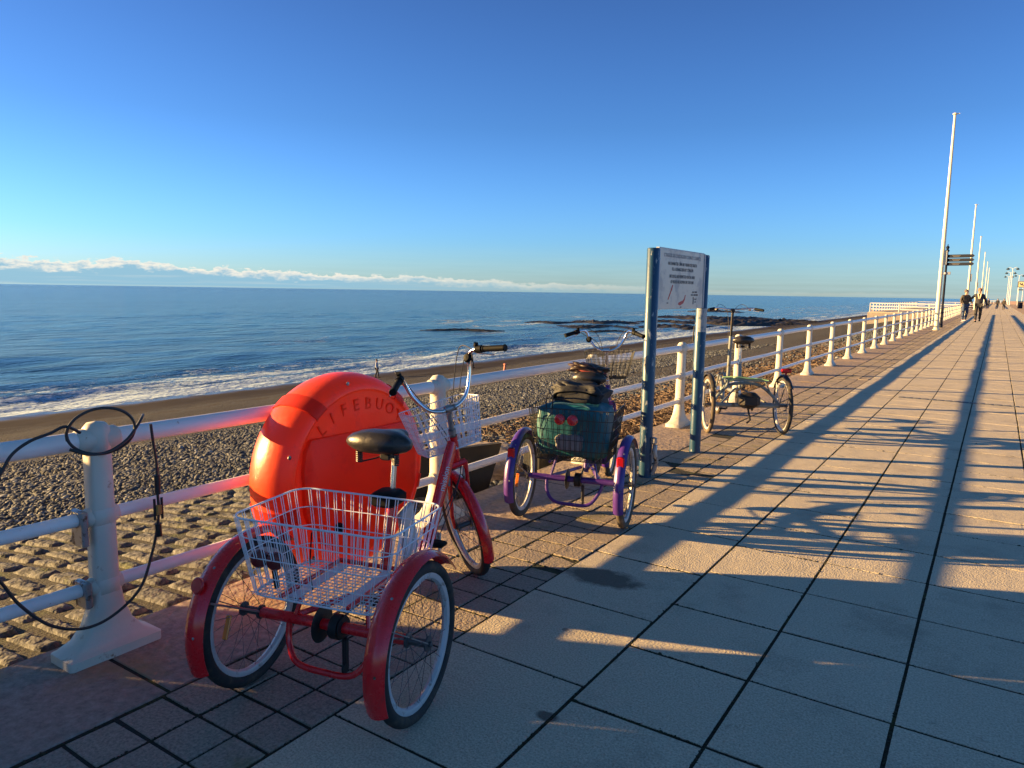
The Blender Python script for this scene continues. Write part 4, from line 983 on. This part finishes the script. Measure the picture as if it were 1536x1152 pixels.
def sg_text(s, x, z, size, mat, align='CENTER', xs=.8):
    m = Matrix(((1, 0, 0, x), (0, 0, -1, -.0305), (0, 1, 0, z), (0, 0, 0, 1)))
    text_mesh('lettering', s, size, mat, m, pan, .0006, align, xs)
cx_ = D / 2
sg_text('CYNGOR SIR CEREDIGION COUNTY COUNCIL', cx_, 1.985, .050, textg, xs=.88)
sg_text("NI CHANIATEIR CŴN AR Y RHAN O'R TRAETH", cx_, 1.915, .043, textm)
sg_text('FEL A DDANGOSIR AR Y CYNLLUN', cx_, 1.865, .043, textm)
sg_text('NO DOGS ARE PERMITTED ON THE AREA', cx_, 1.800, .043, textm)
sg_text('OF BEACH AS SHOWN ON THE PLAN', cx_, 1.750, .043, textm)
sg_text('1 MAI – 30 MEDI', cx_ + .33, 1.665, .024, textm); sg_text('1 MAY – 30 SEPTEMBER', cx_ + .33, 1.637, .024, textm)
def poly(pts, th, mat, name):
    b = MB(); n = len(pts); P = [(x, -.0295, z) for x, z in pts] + [(x, -.0295 - th, z) for x, z in pts]
    b.add(P, [(i, (i + 1) % n, n + (i + 1) % n, n + i) for i in range(n)] + [tuple(range(n, 2 * n))]); b.build(name, mat, pan, smooth=False)
poly([(.29, 1.60), (.31, 1.60), (.385, 1.69), (.41, 1.735), (.39, 1.735), (.345, 1.67)], .001, redt, 'map_mark')
poly([(.55, 1.555), (.60, 1.545), (.68, 1.565), (.72, 1.60), (.735, 1.645), (.715, 1.64), (.70, 1.61), (.66, 1.59), (.62, 1.585), (.56, 1.572)], .001, redt, 'map_mark')
poly([(.93, 1.555), (.955, 1.555), (.955, 1.625), (.93, 1.625)], .001, textm, 'council_crest')
sg_text('Cyngor Sir', .97, 1.600, .018, textm, 'LEFT'); sg_text('Council', .97, 1.572, .018, textm, 'LEFT')
sg_text('plan 1', .29, 1.565, .018, textm); sg_text('plan 2', .62, 1.525, .018, textm)

# ------------------------------------------------------------------ black flap and rocks behind the railing
def flap():
    b = MB(); a = V(-4.30, 3.74, 0); c = V(-3.66, 5.38, 0); d = nz(c - a); nrm = V(-d[1], d[0], 0)
    P = [a + V(0, 0, .28), c + V(0, 0, .28), c - d * .20 + V(0, 0, -.30), a + V(0, 0, -.5)]; P += [p + nrm * .06 for p in P]
    b.add(P, [(0, 1, 2, 3), (7, 6, 5, 4), (0, 4, 5, 1), (1, 5, 6, 2), (2, 6, 7, 3), (3, 7, 4, 0)])
    o = b.build('metal_flap', blackboard, smooth=False); tag(o, 'black steel plate with slanting end lying behind the rails beside the lifebuoy housing', 'metal plate')
    b = MB()
    for t in (.35, .7): p = a + (c - a) * t - nrm * .012; b.box(p + V(0, 0, .0), (.02, .02, .50), bev=.003)
    b.build('rib', blackm, o)
    b = MB(); 
    for (x, y, z, L) in ((-3.72, 4.7, .02, .16), (-3.66, 4.9, -.08, .14), (-3.85, 4.5, .05, .12), (-3.62, 4.75, -.16, .15)): b.tube([(x, y, z), (x + .08, y + L, z - .05)], .006, 6)
    b.build('bar', steel, o)
flap()
pit = MB(); pit.box((-3.98, 4.62, -.37), (.95, .98, .10)); tag(pit.build('slipway_drain', M('dark_wet_ground', (.02, .018, .015), .9, var=.4, bump=.02, bscale=20), smooth=False), kind='structure')
b = MB(); b.box((0, 0, .12), (.22, .72, .62), bev=.02); b.box((0, 0, .45), (.25, .75, .03), bev=.01); tag(b.build('storage_box', blackboard, loc=(-3.76, 6.42, -.22)), 'low black storage box behind the rails, hidden mostly by the purple tricycle', 'box')
for i, (x, y, d, lab) in enumerate((((-4.25), 6.05, (.40, .45, .16), 'flat pale boulder beside the slanting end of the black plate'), (-4.9, 6.9, (.34, .30, .12), 'flat boulder on the shingle behind the purple tricycle wheel'), (-3.64, 7.4, (.16, .30, .10), 'low edge stone against the wall just left of the sign'))):
    o = blob('boulder', (0, 0, 0), d, concm, None, .6, .06, 20 + i, loc=(x, y, float(bz(x, y)) + .04), rotz=.4 * i); tag(o, lab, 'boulder', 'boulders behind the railing')
# beach marker
b = MB(); b.tube([(0, 0, -.2), (.02, 0, .5), (.06, .02, .95)], [.06, .09, .07], 8); b.box((.03, 0, .9), (.16, .14, .12), bev=.02)
tag(b.build('marker_post', M('faded_orange', (.62, .20, .13), .6), loc=(-27.5, 40.6, float(bz(-27.5, 40.6)))), 'small faded orange marker post standing alone on the shingle', 'marker')
b = MB(); b.tube([(0, 0, 0), (3.2, 1.6, .05), (6, 3.4, .1)], .07, 6); tag(b.build('driftwood', M('driftwood', (.06, .045, .035), .8), loc=(-25.8, 41.4, float(bz(-25.8, 41.4)) + .3)), 'long dark driftwood pole lying on the shingle beside the orange marker', 'driftwood')
b = MB(); b.tube([(0, 0, -.2), (0, 0, 1.3), (.05, .1, 2.4)], [.12, .1, .09], 8); tag(b.build('groyne_post', M('dark_timber', (.05, .04, .035), .8), loc=(-39.9, 112.4, float(bz(-39.9, 112.4)))), 'dark upright timber post on the sand seen between the sign posts', 'post')

# ------------------------------------------------------------------ flagpoles
FPY = [44.2, 86.9, 131, 175, 219, 262]
FL = ['tallest and nearest white flagpole, beside the railing left of the fingerpost', 'second flagpole, rising behind the two walking men', 'third flagpole in the row receding along the railing', 'fourth flagpole in the receding row', 'fifth flagpole in the receding row', 'sixth and farthest flagpole of the row']
fp = thing('flagpole', FL[0], 'flagpole', (-2.58, FPY[0], 0), 0, 'flagpoles along the railing')
b = MB(); b.tube([(0, 0, 0), (0, 0, 3.0), (0, 0, 10.9)], [.115, .105, .055], 16); b.build('pole', polem, fp)
b = MB(); b.lathe([(.19, 0), (.19, .03), (.13, .05), (.13, .10)], (0, 0, 0), seg=16); b.build('base', polem, fp)
b = MB(); b.lathe([(.055, 0), (.11, .03), (.11, .07), (.05, .11), (0, .12)], (0, 0, 10.88), seg=14); b.box((.12, 0, 10.93), (.18, .04, .04)); b.build('finial', polem, fp)
b = MB(); b.box((.15, .02, 3.75), (.12, .10, .75), bev=.02); b.build('halyard_box', polem, fp)
for y_, L in zip(FPY[1:], FL[1:]):
    c = copy_tree(fp); c.location = (-2.58 - (.0 if y_ < 100 else .3), y_, 0); c['label'] = L

# ------------------------------------------------------------------ fingerpost
fg = thing('fingerpost', 'dark blue fingerpost with three arms pointing inland', 'signpost', (-2.60, 48.3, 0))
b = MB(); b.tube([(0, 0, 0), (0, 0, .6), (0, 0, 4.3)], [.10, .065, .055], 14); b.lathe([(.05, 4.25), (.10, 4.3), (.10, 4.36), (.05, 4.40), (.09, 4.5), (.09, 4.54), (.02, 4.62), (.03, 4.66), (0, 4.70)], (0, 0, 0), seg=14); b.build('post', darkb, fg)
for i in range(3):
    z = 4.02 - .22 * i; fa = MB(); ang = .25; L = 1.33
    pts = [(0, .09), (L - .09, .09), (L, 0), (L - .09, -.09), (0, -.09)]; P = [(.05 + x * math.cos(ang), .02 + x * math.sin(ang) * -1, z + zz) for x, zz in pts]; P2 = [(p[0], p[1] + .03, p[2]) for p in P]
    fa.add(P + P2, [(0, 1, 2, 3, 4), (9, 8, 7, 6, 5)] + [(k, (k + 1) % 5, 5 + (k + 1) % 5, 5 + k) for k in range(5)]); arm = fa.build('arm', darkb, fg, smooth=False)
    b = MB()
    for q in range(2): x = .35 + q * .03; b.box((.05 + .42 * math.cos(ang) , .012 - .42 * math.sin(ang), z + .03 - q * .055), (.42 - .1 * q, .004, .022), M=np.array([[math.cos(-ang), -math.sin(-ang), 0], [math.sin(-ang), math.cos(-ang), 0], [0, 0, 1]]))
    b.build('lettering', M('dim_letters', (.10, .10, .11), .5), arm)
b = MB(); b.lathe([(.075, 3.02), (.075, 3.12)], (0, 0, 0), seg=14); b.box((.14, .0, 3.07), (.22, .06, .16), bev=.01); b.box((-.08, 0, 3.05), (.1, .05, .14), bev=.01); b.build('collar_plate', M('grey_collar', (.28, .30, .34), .5), fg)
# ------------------------------------------------------------------ lamps, sign, benches in the far distance
lamphead = M('dark_lamp_head', (.03, .05, .06), .4)
def lamp(x, y, H, label, proto=None):
    if proto is not None:
        c = copy_tree(proto); c.location = (x, y, 0); c['label'] = label; return c
    r = thing('street_lamp', label, 'street lamp', (x, y, 0), 0, 'twin headed street lamps')
    b = MB(); b.tube([(0, 0, 0), (0, 0, 1.2), (0, 0, H)], [.14, .10, .07], 10); b.build('pole', M('pale_lamp_pole', (.62, .64, .64), .5), r)
    b = MB(); b.tube(spline([(-1.15, 0, H - .1), (-.7, 0, H + .25), (0, 0, H - .2), (.7, 0, H + .25), (1.15, 0, H - .1)], 6), .05, 8); b.build('bracket', M('pale_lamp_pole', (.6, .6, .6)), r)
    for s in (-1, 1): b = MB(); b.lathe([(.04, .25), (.18, .15), (.48, -.1), (.5, -.2), (.25, -.34), (0, -.38)], (s * 1.15, 0, H - .15), seg=14); b.build('lamp_head', lamphead, r)
    return r
l0 = lamp(2.85, 255, 10.6, 'tallest and nearest twin headed street lamp of the three in line')
lamp(2.85, 296, 10.6, 'middle twin headed street lamp of the three in line', l0)
lamp(2.85, 345, 10.6, 'farthest twin headed street lamp of the three in line', l0)
lamp(5.9, 330, 10.6, 'twin headed street lamp standing apart behind the square sign', l0)
lamp(7.6, 222, 12.4, 'twin headed street lamp at the right edge, only one head in view', l0)
rs = thing('road_sign', 'square yellow and black sign on two poles at the far right', 'road sign', (5.1, 250, 0))
b = MB(); b.tube([(-.5, 0, 0), (-.5, 0, 6.6)], .07, 8); b.tube([(.5, 0, 0), (.5, 0, 6.6)], .07, 8); b.build('pole', M('pale_lamp_pole', (.6, .6, .6)), rs)
b = MB(); b.box((0, -.08, 5.9), (1.7, .06, 1.7), bev=.02); pn = b.build('panel', M('pale_yellow_sign', (.62, .52, .30), .5), rs)
b = MB(); b.box((0, -.12, 6.63), (1.7, .02, .16)); b.box((0, -.12, 5.17), (1.7, .02, .16)); b.box((-.77, -.12, 5.9), (.16, .02, 1.3)); b.box((.77, -.12, 5.9), (.16, .02, 1.3)); b.tube([(-.4, -.12, 6.3), (-.1, -.12, 5.7), (.1, -.12, 6.2), (.4, -.12, 5.5)], .1, 6); b.build('symbol', textm, pn)
b = MB(); b.box((0, -.06, 4.4), (1.1, .06, .35), bev=.01); b.build('lower_plate', textm, rs)
def bench(x, y, label, proto=None):
    if proto: c = copy_tree(proto); c.location = (x, y, 0); c['label'] = label; return c
    r = thing('bench', label, 'bench', (x, y, 0), 0, 'dark benches at the far right')
    b = MB()
    for i in range(4): b.box((-.18 + i * .12, 0, .45), (.10, 1.8, .04), bev=.006)
    b.build('seat', darkb, r); b = MB()
    for i in range(3): b.box((.24 + i * .02, 0, .60 + i * .13), (.035, 1.8, .10), bev=.006)
    b.build('backrest', darkb, r)
    for s in (-1, 1): b = MB(); b.box((0, s * .75, .22), (.45, .08, .44), bev=.01); b.box((.26, s * .75, .55), (.05, .08, .75)); b.build('leg', darkb, r)
    return r
b0 = bench(4.5, 118, 'nearest dark bench on the tan pavement at the right edge')
bench(4.3, 133, 'second dark bench on the tan pavement', b0); bench(4.3, 150, 'third dark bench farther along the tan pavement', b0)
bn_ = thing('litter_bin', 'dark square litter bin left of the far benches', 'litter bin', (3.4, 160, 0))
b = MB(); b.box((0, 0, .62), (.75, .75, 1.1), bev=.06); b.build('body', darkb, bn_); b = MB(); b.box((0, 0, 1.28), (.85, .85, .16), bev=.05); b.build('lid', darkb, bn_)
b = MB(); b.box((14, 300, .55), (21, .5, 1.1)); tag(b.build('low_wall', M('mauve_wall', (.30, .22, .22), .9, var=.2), smooth=False), 'long low pinkish wall closing the far end of the pavement', 'wall')
bw = thing('end_railing', 'low dark railing across the far end of the promenade behind the walkers', 'railing', (0, 330, 0))
b = MB(); b.tube([(-3.2, 0, 1.1), (3, 0, 1.1)], .06, 6); b.build('rail', white_rail, bw); b = MB()
for i in range(7): b.tube([(-3.2 + i, 0, 0), (-3.2 + i, 0, 1.1)], .05, 6)
b.build('post', white_rail, bw)

# ------------------------------------------------------------------ people
def skinned(name, nodes, edges, mat, parent, root=0, sub=2):
    me = bpy.data.meshes.new(name); me.from_pydata([n[0] for n in nodes], edges, []); me.update()
    o = bpy.data.objects.new(name, me); COL.objects.link(o); o.parent = parent
    sk = o.modifiers.new('skin', 'SKIN'); 
    if not me.skin_vertices:
        bpy.context.view_layer.update()
    lay = me.skin_vertices[0] if me.skin_vertices else me.attributes and me.skin_vertices.new()
    for i, n in enumerate(nodes):
        r_ = n[1]; lay.data[i].radius = (r_, r_) if not isinstance(r_, tuple) else r_
        lay.data[i].use_root = (i == root)
    sk.use_smooth_shade = True; s = o.modifiers.new('sub', 'SUBSURF'); s.levels = sub; s.render_levels = sub
    me.materials.append(mat); return o
def person(label, loc, rotz, jacket, trousers, hairm, pose, scale=1., scarf=None, hands=True, group='people walking in the distance'):
    """faces local -y; pose: dict of joint positions for legs and arms"""
    r = thing('person', label, 'person', loc, rotz, group); r.scale = (scale,) * 3
    lf, rf = pose['feet']; la, ra = pose['hands']
    pel = V(0, 0, .93); 
    def leg(s, ft):
        hip = V(s * .09, 0, .90); ank = V(*ft) + V(0, .03, .08); knee = (hip + ank) / 2 + V(s * .01, -.05 - abs(ft[1]) * .15, .02); toe = V(*ft) + V(0, -.14, .035); return hip, knee, ank, toe
    def arm(s, hd):
        sh = V(s * .185, .01, 1.42); hd = V(*hd); el = (sh + hd) / 2 + V(s * .03, .06, 0); return sh, el, hd
    N_ = [(pel, (.15, .11)), (V(0, .0, 1.15), (.135, .10)), (V(0, .01, 1.36), (.16, .10)), (V(0, .01, 1.47), (.062, .06)), (V(0, -.0, 1.53), (.055, .055)), (V(0, -.012, 1.62), (.075, .088)), (V(0, 0, 1.71), (.070, .085)), (V(0, .0, 1.755), (.04, .05)), (V(0, -.098, 1.625), .014)]
    E = [(0, 1), (1, 2), (2, 3), (3, 4), (4, 5), (5, 6), (6, 7), (5, 8)]
    for s, ft in ((-1, lf), (1, rf)):
        h, k_, a, t = leg(s, ft); i = len(N_); N_ += [(h, .085), (k_, .055), (a, .038), (t, .035)]; E += [(0, i), (i, i + 1), (i + 1, i + 2), (i + 2, i + 3)]
    for s, hd in ((-1, la), (1, ra)):
        sh, el, h = arm(s, hd); i = len(N_); N_ += [(sh, .05), (el, .038), (h, .026), (h + V(0, -.01, -.06), .030)]; E += [(2, i), (i, i + 1), (i + 1, i + 2), (i + 2, i + 3)]
        if hands:
            for q in range(4): j = len(N_); N_ += [(h + V(s * .0, -.035 + q * .02, -.10 - .005 * (q == 1)), .009), (h + V(-s * .015, -.035 + q * .02, -.145 - .01 * (q in (1, 2))), .008)]; E += [(i + 3, j), (j, j + 1)]
            j = len(N_); N_ += [(h + V(-s * .01, -.05, -.06), .010), (h + V(-s * .015, -.07, -.095), .008)]; E += [(i + 2, j), (j, j + 1)]
    skinned('body', N_, E, skin, r)
    # coat
    N_ = [(V(0, 0, 1.12), (.18, .135)), (V(0, 0, .90), (.18, .14)), (V(0, 0, .86), (.175, .135)), (V(0, .01, 1.34), (.20, .135)), (V(0, .015, 1.47), (.09, .085))]; E = [(0, 1), (1, 2), (0, 3), (3, 4)]
    for s, hd in ((-1, la), (1, ra)):
        sh, el, h = arm(s, hd); i = len(N_); N_ += [(sh, .075), (el, .062), (h + V(0, 0, .02), .045)]; E += [(3, i), (i, i + 1), (i + 1, i + 2)]
    skinned('jacket', N_, E, jacket, r)
    N_ = [(V(0, 0, .93), (.155, .12))]; E = []
    for s, ft in ((-1, lf), (1, rf)):
        h, k_, a, t = leg(s, ft); i = len(N_); N_ += [(h, .105), (k_, .078), (a + V(0, 0, .02), .058)]; E += [(0, i), (i, i + 1), (i + 1, i + 2)]
    skinned('trousers', N_, E, trousers, r)
    for s, ft in ((-1, lf), (1, rf)):
        b = MB(); b.lathe([(0, -.17), (.035, -.155), (.048, -.09), (.042, .0), (.045, .07), (.02, .10), (0, .105)], (ft[0], ft[1], ft[2] + .045), (0, 1, 0), 12); b.build('shoe', pose.get('shoe', blackp), r)
    b = MB(); b.lathe([(.098, -.05), (.100, .0), (.092, .05), (.06, .098), (0, .115)], (0, .018, 1.685), (0, .25, 1), 16); b.build('hair', hairm, r)
    if scarf: b = MB(); b.tube([(-.07, -.09, 1.50), (-.05, -.15, 1.38), (-.015, -.165, 1.22)], [.03, .035, .02], 8); b.tube([(.07, -.09, 1.50), (.05, -.15, 1.38), (.015, -.165, 1.22)], [.03, .035, .02], 8); b.build('scarf', scarf, r)
    for s in (-1, 1): b = MB(); b.lathe([(0, 0), (.011, .002), (0, .006)], (s * .032, -.092, 1.645), (0, -1, 0), 8); b.build('eye', blackp, r)
    return r
jk_olive = M('olive_jacket', (.075, .06, .04), .8, bump=.01, bscale=12); jk_dark = M('charcoal_jacket', (.028, .030, .038), .7, bump=.01, bscale=12)
jeans = M('blue_jeans', (.03, .06, .13), .8, bump=.006, bscale=20); dktr = M('dark_trousers', (.025, .026, .03), .8, bump=.006, bscale=20); hair_g = M('grey_hair', (.12, .10, .09), .8); hair_r = M('ruddy_hair', (.30, .13, .08), .7)
light_top = M('pale_coat', (.45, .47, .50), .8); purp_top = M('lilac_coat', (.28, .18, .48), .8); whshoe = M('white_shoe', (.7, .7, .68), .6)
P1 = dict(feet=((-.13, -.06, 0), (.15, .14, 0)), hands=((-.30, -.12, .98), (.24, -.20, 1.0)), shoe=whshoe)
P2 = dict(feet=((-.10, -.28, 0), (.10, .30, .03)), hands=((-.50, -.10, 1.00), (.36, .05, .84)))
P3 = dict(feet=((-.09, -.2, 0), (.09, .22, .0)), hands=((-.26, -.1, .86), (.26, .1, .86)))
person('man in olive jacket and blue jeans on the left of the two walking men', (-1.93, 62.2, 0), R(35), jk_olive, jeans, hair_g, P1, 1.30)
person('man in dark open jacket with pale scarf striding towards the camera', (-1.12, 62.4, 0), R(3), jk_dark, dktr, hair_r, P2, 1.36, scarf=M('cream_scarf', (.62, .52, .38), .8))
person('small distant dark walker just right of the man with the scarf', (-1.35, 150, 0), 0, jk_dark, dktr, hair_g, P3, 1.0, hands=False)
person('left one of the two distant walkers near the far street lamps', (.0, 158, 0), R(180), jk_dark, dktr, hair_g, P3, 1.0, hands=False)
person('right one of the two distant walkers near the far street lamps', (.85, 140, 0), R(180), jk_olive, dktr, hair_g, P3, 1.0, hands=False)
def onbeach(x, y): return (x, y, float(bz(x, y)))
person('lone walker in pale coat at the edge of the surf above the orange housing', onbeach(-47.1, 48.6), R(120), light_top, dktr, hair_g, P3, .98, hands=False)
person('dark clothed walker on the wet sand partly behind the red tricycle handlebar', onbeach(-45.5, 61.0), R(150), jk_dark, dktr, hair_g, P3, .98, hands=False)
person('person in lilac coat on the far beach seen through the railing', onbeach(-15.2, 118), R(200), purp_top, dktr, hair_g, P3, 1.0, hands=False)

# ------------------------------------------------------------------ kiosk: unseen and made up, added left of the view to shade the foreground
kk = thing('unseen_shade_block', 'made-up white kiosk with serving hatch on the slipway, left outside the picture', 'shade_caster', (0, 0, 0))
kw = M('shade_block_white', (.62, .62, .60), .6, var=.1)
kk.location = (-5.85, .19, 0); kk.rotation_euler = (0, 0, R(90 - (SUN_AZ - 180)))
b = MB(); b.box((-1.4, -3.5, 1.25), (2.8, 7.0, 3.3)); b.build('wall', kw, kk, smooth=False)  # main body of the added shade block, never in view
b = MB(); b.box((-1.4, -3.6, 2.98), (3.2, 7.1, .14)); b.build('shade_block_top', darkb, kk, smooth=False)
b = MB(); b.box((-.45, .345, 1.02), (.9, .68, .84)); b.build('side_shade_block', kw, kk, smooth=False)  # added side piece, shaped only to widen the shade on the ground
